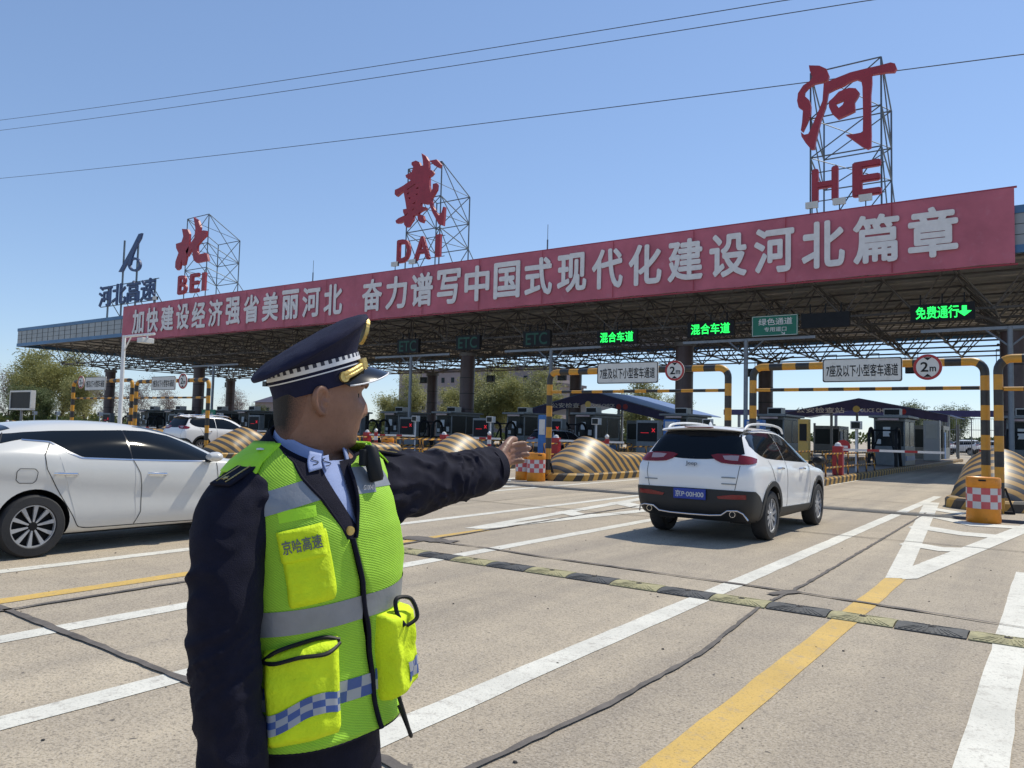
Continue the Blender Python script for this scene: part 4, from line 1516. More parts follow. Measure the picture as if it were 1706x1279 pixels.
protos = {
    'willow': tree('willow_tree', 11, 8.5, 5.5, 'leafg', 11000, .15, .08),
    'willow2': tree('willow_tree', 23, 10.0, 6.0, 'leafg', 11000, .16, .08),
    'dark': tree('broadleaf_tree', 5, 8.0, 5.0, 'leafd', 8000, .16, .08),
    'plum': tree('blossom_tree', 31, 7.0, 5.0, 'leafp', 6500, .09, .12, 0),
}
used = {}


def put_tree(kind, px, Y, sc, label, group):
    d = ray(px, 690)
    x = d.x / d.y * Y
    p = protos[kind]
    if kind not in used:
        used[kind] = 1
        o = p
        o.location = (x, Y, 0); o['label'] = label; o['group'] = group
    else:
        o = dup(p, (x, Y, 0), label=label, group=group)
    o.rotation_euler.z = random.uniform(0, 6.28)
    o.scale = (sc * random.uniform(1, 1.2), sc * random.uniform(1, 1.2), sc)


gl = 'trees at the far left beyond the canopy'

for i, (kind, px, Y, sc, lab) in enumerate([
        ('plum', 8, 88, 1.45, 'greyish twiggy blossom tree at the left edge of the photo'),
        ('willow', 52, 84, 1.35, 'pale green spring tree just right of the far left board'),
        ('willow2', 28, 80, 1.15, 'pale spring tree standing behind the dark message board'),
        ('willow', 122, 86, 1.3, 'tall pale tree under the outer canopy edge, left of a dark column'),
        ('willow2', 75, 92, 1.35, 'tallest pale green tree in the far left group'),
        ('dark', 78, 74, .75, 'low dark green tree below the pale spring trees at left'),
        ('willow2', 100, 90, 1.25, 'tall yellow green spring tree under the canopy corner'),
        ('willow', 142, 82, 1.05, 'yellow green tree left of the leftmost dark column'),
        ('dark', 24, 70, .8, 'small dark tree behind the far left message board'),
        ('plum', 182, 78, 1.05, 'pinkish blossom tree right of the leftmost dark column'),
        ('plum', 235, 80, 1.0, 'pinkish blossom tree behind the white camera mast'),
        ('plum', 278, 96, .95, 'faint blossom tree between the two left gantries'),
        ('plum', 390, 100, .95, 'thin bare tree left of the officer cap'),
        ('dark', 432, 104, .55, 'small green tree left of the officer face')]):
    put_tree(kind, px, Y, sc * 1.15, lab, gl)
gm = 'spring trees behind the middle booths'
for i, (px, sc, kind) in enumerate([(640, .8, 'willow'), (668, .75, 'dark'), (700, .95, 'willow2'), (745, 1.0, 'willow'), (772, .95, 'willow2'), (812, 1.15, 'willow'), (838, 1.1, 'willow2'), (866, 1.1, 'willow'), (892, 1.0, 'willow2'), (925, .8, 'willow')]):
    put_tree(kind, px, 112 + (i * 7) % 11, sc * 1.05, 'yellow green spring tree in the row behind the booths, %s from the left' % ORD[i], gm)
gr_ = 'trees beyond the check shelters'
for px, Y, sc, kind, lab in ((1050, 112, .85, 'willow', 'pale green tree over the blue shelter roof, its left one'), (1085, 118, .95, 'willow2', 'pale green tree over the blue shelter roof, its middle one'),
                             (1118, 114, .8, 'willow', 'pale green tree over the blue shelter roof, beside the column'), (1536, 170, 1.0, 'dark', 'small dark green treetop right of the purple gable'),
                             (1590, 180, 1.0, 'dark', 'small dark treetop left of the striped posts'), (1555, 165, .8, 'dark', 'small dark tree between two treetops over the beam')):
    put_tree(kind, px, Y, sc, lab, gr_)


def far_green(name, pts, h, m, n, sz, seed, kind='stuff'):
    rnd = random.Random(seed)
    b = MB()
    for i in range(n):
        t = rnd.random() * (len(pts) - 1)
        k = int(t)
        p = V((*pts[k], 0)).lerp(V((*pts[min(k + 1, len(pts) - 1)], 0)), t - k)
        hh = h * (.65 + .35 * mn.noise(V((p.x * .06, p.y * .06, seed))))
        p = p + V((rnd.gauss(0, 1), rnd.gauss(0, 1.2), hh * rnd.random() ** .8))
        a = V((rnd.gauss(0, 1), rnd.gauss(0, 1), rnd.gauss(0, .8))).normalized()
        c = a.orthogonal().normalized()
        l = sz * rnd.uniform(.6, 1.4)
        b.add([p - a * l, p + c * l * .6, p + a * l, p - c * l * .6], [(0, 1, 2, 3)])
    tag(b.build(name, m), kind=kind)


far_green('undergrowth', [(-190, 66), (-120, 92), (-60, 108), (-30, 112)], 2.4, 'leafd', 9000, .35, 3)
far_green('far_treeline', [(-420, 250), (-200, 300), (0, 320), (60, 330)], 6.0, 'leafd', 6000, 1.0, 4)
far_green('far_treeline', [(40, 300), (200, 260), (420, 200)], 6.0, 'leafd', 4000, 1.0, 6)
far_green('far_treeline', [(-320, 120), (-200, 190), (-120, 230)], 5.0, 'leafd', 3500, .8, 9)

# the pinkish building behind the middle trees, with small square windows
bl = thing('office_building', 'pinkish grey office block with small dark windows behind the spring trees', 'building', (-119, 150, 0))
b = MB(); b.box(-142, -96, 150, 165, 0, 16.2); b.box(-142.4, -95.6, 149.7, 165.3, 16.2, 16.9, 1); b.build('wall', ['brick', 'column'], bl, world=True)
for r in range(4):
    for i in range(14):
        x = -140 + i * 3.15
        if (i * 7 + r * 3) % 5 == 0: continue
        b = MB(); b.box(x, x + 1.0, 149.93, 149.99, 3.2 + r * 3.4, 4.5 + r * 3.4); b.build('window', 'glass', bl, world=True)
bl = thing('low_building', 'low brown building right of the spring trees, beside the gantry post', 'building', (-96, 140, 0))
b = MB(); b.box(-100, -86, 140, 150, 0, 11.5); b.box(-100.5, -85.5, 139.5, 150.5, 11.5, 12.1, 1); b.build('wall', ['brick', 'column'], bl, world=True)
for i in range(4):
    b = MB(); b.box(-98.5 + i * 3.2, -97 + i * 3.2, 139.93, 139.99, 7.5, 9.2); b.build('window', 'glass', bl, world=True)
hp = at(452, 690, 130)
bl = thing('far_house', 'grey house with a hipped roof just left of the officer face', 'house', (hp.x, 130, 0))
b = MB(); b.box(-7, 7, 0, 9, 0, 7.6); b.build('wall', 'brick', bl)
b = MB(); b.add([(-7.6, -.6, 7.6), (7.6, -.6, 7.6), (7.6, 9.6, 7.6), (-7.6, 9.6, 7.6), (-4, 4.5, 9.9), (4, 4.5, 9.9)], [(0, 1, 5, 4), (1, 2, 5), (2, 3, 4, 5), (3, 0, 4)]); b.build('roof', 'column', bl)
for i in range(4):
    b = MB(); b.box(-5.5 + i * 3.2, -4.2 + i * 3.2, -.06, -.01, 4.6, 6.2); b.build('window', 'glass', bl)


# ------------------------------------------------------------------ cars
def car_body(parent, mname, st, wheels, wr, sub=2, side_pinch=.97, crease=False):
    b = MB()
    rows = []
    for (y, zb, wb, bz, bw, rz, rw) in st:
        rz = max(rz, bz + .02)
        gh = min(1, max(0, (rz - bz) / .35))
        h = [(0, zb), (wb * .8, zb), (wb * .97, zb + .05), (bw * .985, zb + (bz - zb) * .28), (bw, zb + (bz - zb) * .62), (bw * .993, bz - .07 * (bz - zb)), (bw * side_pinch, bz + .004),
             (bw * side_pinch * .5 + rw * .5 + .02 * gh, bz + (rz - bz) * .52), (rw + .02, rz - .065 * gh - .004), (rw - .05, rz - .012), (rw * .5, rz + .012), (0, rz + .018)]
        if crease:                                       # a pressed shoulder line along the doors
            k = .80 - .07 * y
            h[4:5] = [(bw * .978, zb + (bz - zb) * (k - .30)), (bw * .974, zb + (bz - zb) * (k - .07)), (bw * 1.002, zb + (bz - zb) * k)]
        row = [V((x, y, z)) for x, z in h] + [V((-x, y, z)) for x, z in h[-2:0:-1]]
        rows.append(row)
    b.grid(rows, 0, cu=True)
    n = len(rows[0])
    for r, fl in ((rows[0], False), (rows[-1], True)):
        cen = sum(r, V()) / n
        inner = [cen + (p - cen) * .55 for p in r]
        bb = len(b.v)
        b.v.extend(inner)
        base = (0 if not fl else (len(rows) - 1) * n)
        for j in range(n):
            f = [base + j, base + (j + 1) % n, bb + (j + 1) % n, bb + j]
            b.f.append(f if fl else f[::-1]); b.mi.append(0); b.uv.append(None)
        f = [bb + j for j in range(n)]
        b.f.append(f if fl else f[::-1]); b.mi.append(0); b.uv.append(None)
    o = b.build('body', [mname, 'black'], parent)
    me = o.data
    import bmesh
    bm = bmesh.new(); bm.from_mesh(me)
    bmesh.ops.recalc_face_normals(bm, faces=bm.faces)
    bm.to_mesh(me); bm.free()
    md = o.modifiers.new('s', 'SUBSURF'); md.levels = md.render_levels = sub
    bake(o)
    bvh = BVHTree.FromPolygons([v.co.copy() for v in o.data.vertices], [list(p.vertices) for p in o.data.polygons])
    cut = MB()
    for wy in wheels:
        for sx in (-1, 1):
            cut.lathe([(0, .48), (wr, .48), (wr, 1.4), (0, 1.4)] if sx > 0 else [(0, -1.4), (wr, -1.4), (wr, -.48), (0, -.48)], (0, wy, wr * .93), 'X', 40)
    co = cut.build('cutter', 'black', parent)
    bm = bmesh.new(); bm.from_mesh(co.data)
    bmesh.ops.remove_doubles(bm, verts=bm.verts, dist=1e-5)
    bmesh.ops.recalc_face_normals(bm, faces=bm.faces)
    bm.to_mesh(co.data); bm.free()
    md = o.modifiers.new('b', 'BOOLEAN'); md.object = co; md.operation = 'DIFFERENCE'; md.solver = 'EXACT'
    bake(o)
    bpy.data.objects.remove(co)
    for p in o.data.polygons:
        c = p.center
        for wy in wheels:
            d = math.hypot(c.y - wy, c.z - wr * .93)
            if d < wr + .02 and abs(c.x) < 1.2 and ((abs(d - wr) < .02 and abs(p.normal.x) < .35) or abs(abs(c.x) - .48) < .01):
                p.material_index = 1
        if p.normal.z < -.8 and c.z < .4:
            p.material_index = 1
    shade(o, 32)
    return o, bvh


def resample(pl, n):
    pl = [V((*p, 0)) for p in pl]
    L = [0]
    for a, c in zip(pl[:-1], pl[1:]):
        L.append(L[-1] + (c - a).length)
    out = []
    for i in range(n):
        t = L[-1] * i / (n - 1)
        k = max(j for j in range(len(L)) if L[j] <= t + 1e-9)
        k = min(k, len(pl) - 2)
        s = (t - L[k]) / max(1e-9, L[k + 1] - L[k])
        out.append(pl[k].lerp(pl[k + 1], min(1, s)))
    return out


def panel(bvh, top, bot, view, nx=24, nz=8, off=.004, skirt=.012, name='panel', m='carglass', parent=None, dx=0):
    """a skin laid on the car body between two curves given in side (y,z) or rear (x,z) view"""
    A, B = resample(bot, nx), resample(top, nx)
    rows, nor = [], []
    for k in range(nz):
        row, nr = [], []
        for a, c in zip(A, B):
            q = a.lerp(c, k / (nz - 1))
            if view in ('R', 'L'):
                s = 1 if view == 'R' else -1
                o, d = V((3 * s, q.x, q.y)), V((-s, 0, 0))
            elif view == 'T':
                o, d = V((q.x, q.y, 4)), V((0, 0, -1))
            elif view == 'C':                     # around the tail: u is the angle from straight behind
                w_ = V((math.sin(R_(q.x)), -math.cos(R_(q.x)), 0))
                o, d = V((0, .75, q.y)) + w_ * 3, -w_
            elif view == 'F':
                o, d = V((q.x, 9, q.y)), V((0, -1, 0))
            else:
                o, d = V((q.x, -3, q.y)), V((0, 1, 0))
            hit, nn, _, _ = bvh.ray_cast(o, d)
            if hit is None:
                hit, nn, _, _ = bvh.find_nearest(o + d * (3.0 - .9 if view in 'RL' else 3))
            row.append(hit + nn * off); nr.append(nn)
        rows.append(row); nor.append(nr)
    flip = view in ('L', 'F')
    b = MB()
    b.grid(rows, 0, flip=flip)
    if skirt:
        edge = [(0, j) for j in range(nx)] + [(i, nx - 1) for i in range(1, nz)] + [(nz - 1, j) for j in range(nx - 2, -1, -1)] + [(i, 0) for i in range(nz - 2, 0, -1)]
        up = [rows[i][j] for i, j in edge]
        dn = [rows[i][j] - nor[i][j] * skirt for i, j in edge]
        b.grid([dn, up], 0, cu=True, flip=flip)
    o = b.build(name, m, parent, smooth=40)
    return o


def seam(bvh, pl, view, w=.008, off=.0025, name='door_gap', m='seam', parent=None, n=40):
    P = resample(pl, n)
    top, bot = [], []
    for i, p in enumerate(P):
        t = (P[min(i + 1, n - 1)] - P[max(i - 1, 0)]).normalized()
        q = V((-t.y, t.x, 0)) * w / 2
        top.append(tuple((p + q)[:2])); bot.append(tuple((p - q)[:2]))
    return panel(bvh, top, bot, view, n, 2, off, 0, name, m, parent)


def wheel(parent, x, y, r, w, side, spokes, rimm, dark=True, seed=0):
    e = thing('wheel', None, None)
    e.parent = parent
    e.location = (x, y, r)
    s = side
    b = MB()
    hw = w / 2
    prof = [(r * .66, -hw * .8), (r * .70, -hw), (r * .93, -hw * .96), (r * .985, -hw * .75), (r, -hw * .3), (r, hw * .3), (r * .985, hw * .75), (r * .93, hw * .96), (r * .70, hw), (r * .66, hw * .8)]
    b.lathe(prof, (0, 0, 0), 'X', 40)
    b.build('tyre', 'tyre', e, smooth=40)
    b = MB()
    R = r * .69
    b.lathe([(R, -hw * .8), (R, hw * .82)], (0, 0, 0), 'X', 32, m=0)
    b.lathe([(0, s * hw * .35), (R * .98, s * hw * .35)], (0, 0, 0), 'X', 32, m=1)
    b.lathe([(R * .99, s * hw * .72), (R * .99, s * hw * .86), (R * .93, s * hw * .86), (R * .91, s * hw * .6)], (0, 0, 0), 'X', 40, m=0)
    b.lathe([(0, s * hw * .82), (R * .17, s * hw * .82), (R * .21, s * hw * .72), (R * .23, s * hw * .4)], (0, 0, 0), 'X', 20, m=1 if dark else 0)
    for k in range(spokes):
        a = 2 * math.pi * k / spokes + .2
        d = V((0, math.cos(a), math.sin(a)))
        q = V((0, -math.sin(a), math.cos(a)))
        ww0, ww1 = (R * .035, R * .10) if dark else (R * .09, R * .10)
        p0, p1 = d * R * .2 + V((s * hw * .76, 0, 0)), d * R * .95 + V((s * hw * .80, 0, 0))
        th = V((s * hw * .25, 0, 0))
        b.add([p0 - q * ww0, p0 + q * ww0, p1 + q * ww1, p1 - q * ww1, p0 - q * ww0 - th, p0 + q * ww0 - th, p1 + q * ww1 - th, p1 - q * ww1 - th],
              [(0, 1, 2, 3), (4, 7, 6, 5), (0, 4, 5, 1), (1, 5, 6, 2), (2, 6, 7, 3), (3, 7, 4, 0)], 2)
    b.build('rim', [rimm, 'rimdark', 'alloy'], e, smooth=35)
    return e


def suv(label, paint, loc):
    t = thing('silver_suv' if paint != 'carwhite' else 'white_suv', label, 'car', loc)
    st = [(-.02, .50, .70, .93, .76, .95, .66), (.03, .40, .80, 1.04, .855, 1.07, .70), (.10, .33, .85, 1.10, .885, 1.19, .68), (.20, .29, .87, 1.12, .90, 1.36, .645), (.36, .27, .89, 1.13, .91, 1.575, .60), (.48, .26, .89, 1.12, .915, 1.615, .60),
          (.9, .25, .90, 1.11, .92, 1.64, .60), (1.6, .25, .90, 1.08, .92, 1.66, .60), (2.3, .25, .90, 1.06, .92, 1.63, .585), (2.75, .25, .90, 1.045, .92, 1.52, .575), (3.1, .25, .90, 1.03, .915, 1.33, .61), (3.4, .25, .90, 1.02, .91, 1.12, .66),
          (3.55, .25, .90, 1.00, .905, 1.055, .68), (4.0, .25, .89, .97, .89, 1.02, .66), (4.4, .27, .85, .90, .83, .95, .6), (4.58, .3, .78, .80, .74, .84, .55), (4.64, .42, .66, .68, .62, .70, .45)]
    RWY, FWY, r = .88, 3.60, .365
    bo_, bvh = car_body(t, paint, st, (RWY, FWY), .42)
    # windows
    for v in 'RL':
        panel(bvh, [(.36, 1.38), (.43, 1.50), (.62, 1.565), (1.1, 1.58), (1.62, 1.575)], [(.42, 1.30), (.55, 1.24), (.75, 1.20), (1.2, 1.175), (1.62, 1.16)], v, 20, 7, name='rear_window', parent=t)
        panel(bvh, [(1.65, 1.575), (2.1, 1.555), (2.45, 1.47), (2.85, 1.29), (3.12, 1.14)], [(1.65, 1.158), (2.2, 1.135), (2.6, 1.12), (2.95, 1.105), (3.10, 1.10)], v, 20, 7, name='front_window', parent=t)
        d = panel(bvh, [(.80, 1.175), (1.2, 1.155), (1.63, 1.14)], [(1.32, .47), (1.45, .45), (1.63, .44)], v, 16, 12, .003, name='rear_door', m=paint, parent=t)
        h = MB(); sx = 1 if v == 'R' else -1
        h.tube([(sx * .905, 1.14, 1.045), (sx * .945, 1.18, 1.05), (sx * .945, 1.34, 1.045), (sx * .905, 1.38, 1.04)], .016, 8); h.build('handle', 'chrome', d, smooth=40)
        d = panel(bvh, [(1.66, 1.138), (2.3, 1.115), (3.0, 1.09)], [(1.66, .44), (2.3, .43), (2.86, .43)], v, 16, 12, .003, name='front_door', m=paint, parent=t)
        h = MB(); h.tube([(sx * .905, 2.36, 1.015), (sx * .945, 2.40, 1.02), (sx * .945, 2.56, 1.015), (sx * .905, 2.60, 1.01)], .016, 8); h.build('handle', 'chrome', d, smooth=40)
        seam(bvh, [(.80, 1.17), (.95, .95), (1.12, .74), (1.31, .47)], v, .010, parent=t)
        seam(bvh, [(1.645, 1.15), (1.645, .44)], v, .010, parent=t)
        seam(bvh, [(3.02, 1.09), (3.0, .75), (2.87, .43)], v, .010, parent=t)
        panel(bvh, [(1.26, .46), (2.2, .44), (3.16, .42)], [(1.22, .27), (2.2, .27), (3.2, .27)], v, 20, 5, .014, .03, 'sill_cladding', 'cladding', t)
        for wy in (RWY, FWY):                                            # plastic arch trims
            ao = [(wy + .495 * math.cos(a), .375 + .495 * math.sin(a)) for a in [math.pi * (1.0 - i / 20) for i in range(21)]]
            ai = [(wy + .408 * math.cos(a), .388 + .408 * math.sin(a)) for a in [math.pi * (1.02 - 1.04 * i / 20) for i in range(21)]]
            ao = [(wy - .515, .28)] + ao + [(wy + .515, .28)]
            ai = [(wy - .40, .26)] + ai + [(wy + .40, .26)]
            panel(bvh, ao, ai, v, 36, 4, .020, .03, 'arch_trim', 'cladding', t)
        b = MB()                                                          # roof rail
        b.tube(smooth_path([(sx * .60, .52, 1.60), (sx * .605, .66, 1.672), (sx * .60, .95, 1.702), (sx * .595, 1.5, 1.714), (sx * .59, 2.0, 1.702), (sx * .58, 2.4, 1.662), (sx * .57, 2.56, 1.585)], 30), .018, 8)
        b.build('roof_rail', 'chrome' if paint == 'carsilver' else 'white', t, smooth=40)
        b = MB()                                                          # mirror
        b.lathe([(.0, -.075), (.07, -.06), (.105, 0), (.10, .05), (.085, .07), (0, .075)], (sx * 1.04, 3.02, 1.15), 'Y', 14, sx=1.05, sy=.75)
        b.beam((sx * .88, 3.05, 1.10), (sx * 1.0, 3.03, 1.12), .05, .05)
        b.build('mirror', 'black', t, smooth=45)
        for wy in (RWY, FWY):
            wheel(t, sx * .80, wy, r, .23, sx, 10, 'alloy', False)
    # rear
    panel(bvh, [(-.60, 1.535), (-.3, 1.575), (0, 1.585), (.3, 1.575), (.60, 1.535)], [(-.72, 1.265), (-.55, 1.205), (-.2, 1.175), (0, 1.17), (.2, 1.175), (.55, 1.205), (.72, 1.265)], 'B', 28, 8, .005, name='rear_glass', parent=t)
    b = panel(bvh, [(-.62, 1.565), (-.3, 1.598), (0, 1.604), (.3, 1.598), (.62, 1.565)], [(-.62, 1.535), (-.3, 1.573), (0, 1.583), (.3, 1.573), (.62, 1.535)], 'B', 24, 3, .012, .02, 'spoiler_lip', 'blackgloss', t)
    sp_ = []
    for i in range(25):
        x = -.63 + 1.26 * i / 24
        q = (x / .63) ** 2
        sp_.append([V((x, .30 + .10 * q, 1.612 - .035 * q)), V((x, .275 + .10 * q, 1.628 - .04 * q)), V((x, .30 + .1 * q, 1.650 - .045 * q)), V((x, .46, 1.668 - .05 * q)), V((x, .75, 1.672 - .055 * q)), V((x, .75, 1.60)), V((x, .5, 1.58))])
    b = MB(); b.grid(sp_, 0, cu=True, flip=True); b.build('roof_spoiler', paint, t, smooth=50)
    b = MB(); b.box(-.22, .22, .262, .29, 1.632, 1.648); b.build('brake_light', 'taillamp', t)
    for sx in (-1, 1):
        o = [(sx * 22, 1.228), (sx * 29, 1.250), (sx * 39, 1.252), (sx * 47, 1.244), (sx * 55, 1.222), (sx * 63, 1.192)]
        i_ = [(sx * 26, 1.168), (sx * 31.5, 1.130), (sx * 39, 1.118), (sx * 47, 1.115), (sx * 55, 1.124), (sx * 60, 1.140)]
        if sx < 0: o, i_ = o[::-1], i_[::-1]
        lp = panel(bvh, o, i_, 'C', 36, 7, .018, .03, 'tail_lamp', 'taillamp', t)
        o = [(sx * .43, 1.222), (sx * .55, 1.230), (sx * .66, 1.228)]
        i_ = [(sx * .47, 1.172), (sx * .57, 1.160), (sx * .66, 1.158)]
        if sx < 0: o, i_ = o[::-1], i_[::-1]
        panel(bvh, o, i_, 'B', 10, 4, .023, .006, 'lamp_lens', 'lampclear', lp)
        side = 'R' if sx > 0 else 'L'
        panel(bvh, [(sx * .40, .66), (sx * .62, .695), (sx * .80, .70)][::sx], [(sx * .42, .625), (sx * .62, .63), (sx * .80, .64)][::sx], 'B', 10, 4, .028, .02, 'reflector', 'taillamp', t)
    panel(bvh, [(-69, .56), (-63, .67), (-55, .745), (-45, .752), (0, .755), (45, .752), (55, .745), (63, .67), (69, .56)], [(-69, .30), (-60, .30), (-50, .32), (-40, .31), (0, .31), (40, .31), (50, .32), (60, .30), (69, .30)], 'C', 70, 9, .016, .03, 'rear_bumper', 'cladding', t)
    b = MB()
    pts = [(-.80, -.03, .37), (-.78, -.05, .45), (-.70, -.06, .475), (-.56, -.06, .465), (-.47, -.06, .40), (-.3, -.06, .385), (0, -.065, .382), (.3, -.06, .385), (.47, -.06, .40), (.56, -.06, .465), (.70, -.06, .475), (.78, -.05, .44), (.84, -.02, .35)]
    b.tube(pts, .012, 8); b.build('chrome_strip', 'chrome', t, smooth=40)
    for sx in (-1, 1):
        b = MB(); b.tube([(sx * .63, -.055, .42), (sx * .63, .12, .42)], .045, 12); b.tube([(sx * .63, -.058, .42), (sx * .63, -.056, .42)], .036, 12, 1); b.build('exhaust_tip', ['chrome', 'black'], t, smooth=40)
    b = MB(); b.box(-.245, .245, -.075, -.05, .595, .745); pl = b.build('number_plate', 'plate', t, bevel=.008)
    b = MB(); put_text(b, '京P·00H00', (0, -.0752, .67), (1, 0, 0), (0, 0, 1), .43, .09, .012, .003)
    b.build('plate_lettering', 'offwhite', pl)
    b = MB(); put_text(b, 'Jeep', (0, .022 - .02, 1.105), (1, 0, 0), (0, 0, 1), .17, .07, .02, .012); b.build('badge', 'steel', t)
    for q, zq in ((-.62, .86), (.56, .93), (.56, .84)):
        b = MB(); b.box(q - .10, q + .10, -.03, .0, zq - .008, zq + .008); b.build('trim_badge', 'steel', t)
    b = MB(); b.tube([(0, .14, 1.19), (.15, .17, 1.24), (.34, .155, 1.21)], .013, 6); b.tube([(0, .10, 1.18), (0, .16, 1.2)], .03, 8); b.build('rear_wiper', 'black', t, smooth=40)
    seam(bvh, [(.70, 1.10), (.69, .95), (.65, .757)], 'B', .008, parent=t)
    seam(bvh, [(-.70, 1.10), (-.69, .95), (-.65, .757)], 'B', .008, parent=t)
    # front
    panel(bvh, [(-.56, 1.55), (0, 1.58), (.56, 1.55)], [(-.62, 1.10), (0, 1.12), (.62, 1.10)], 'F', 20, 8, .005, name='windscreen', parent=t)
    panel(bvh, [(-.6, .80), (0, .82), (.6, .80)], [(-.6, .66), (0, .66), (.6, .66)], 'F', 16, 5, .01, .02, 'grille', 'blackgloss', t)
    b = MB(); b.lathe([(0, 0), (.03, 0), (.012, .06), (0, .07)], (0, .75, 1.66), n=8, sy=2.2); b.build('antenna_fin', paint, t, smooth=40)
    return t


jeep = suv('white SUV with dark rear glass and blue plate driving towards the booths', 'carwhite', (-4.355, 10.78, 0))
su2 = suv('silver SUV between the booths, behind the striped crash nose', 'carsilver', (-22.3, 34.3, 0))


def strip_marks(o):
    for ch in list(o.children):
        if ch.name.startswith(('number_plate', 'badge', 'trim_badge')):
            for q in list(ch.children):
                bpy.data.objects.remove(q)
            bpy.data.objects.remove(ch)


strip_marks(su2)
far_suv = dup(su2, (-33.0, 20.1, 0), label='white SUV at the striped gantry beyond the sedan roof')
far_suv.name = 'white_suv'
far_suv.scale = (1.0, 1.02, 1.12)
for c in far_suv.children:
    for ms in c.material_slots:
        pass


def recolour(o, a, c):
    for ch in o.children:
        if ch.type == 'MESH' and any(s.material and s.material.name == M[a].name for s in ch.material_slots):
            me = ch.data.copy()
            for i, mm in enumerate(me.materials):
                if mm.name == M[a].name:
                    me.materials[i] = M[c]
            ch.data = me
        recolour(ch, a, c)


recolour(far_suv, 'carsilver', 'carwhite')
for i, (loc, lab) in enumerate((((-10.4, 110, 0), 'white parked car behind the mesh fence, left of the others'), ((-7.6, 111, 0), 'white parked car behind the mesh fence, the middle one'), ((-4.9, 112, 0), 'white parked car behind the mesh fence, nearest the striped posts'))):
    dup(far_suv, loc, rz=1.3, label=lab, group='white cars parked behind the mesh fence')


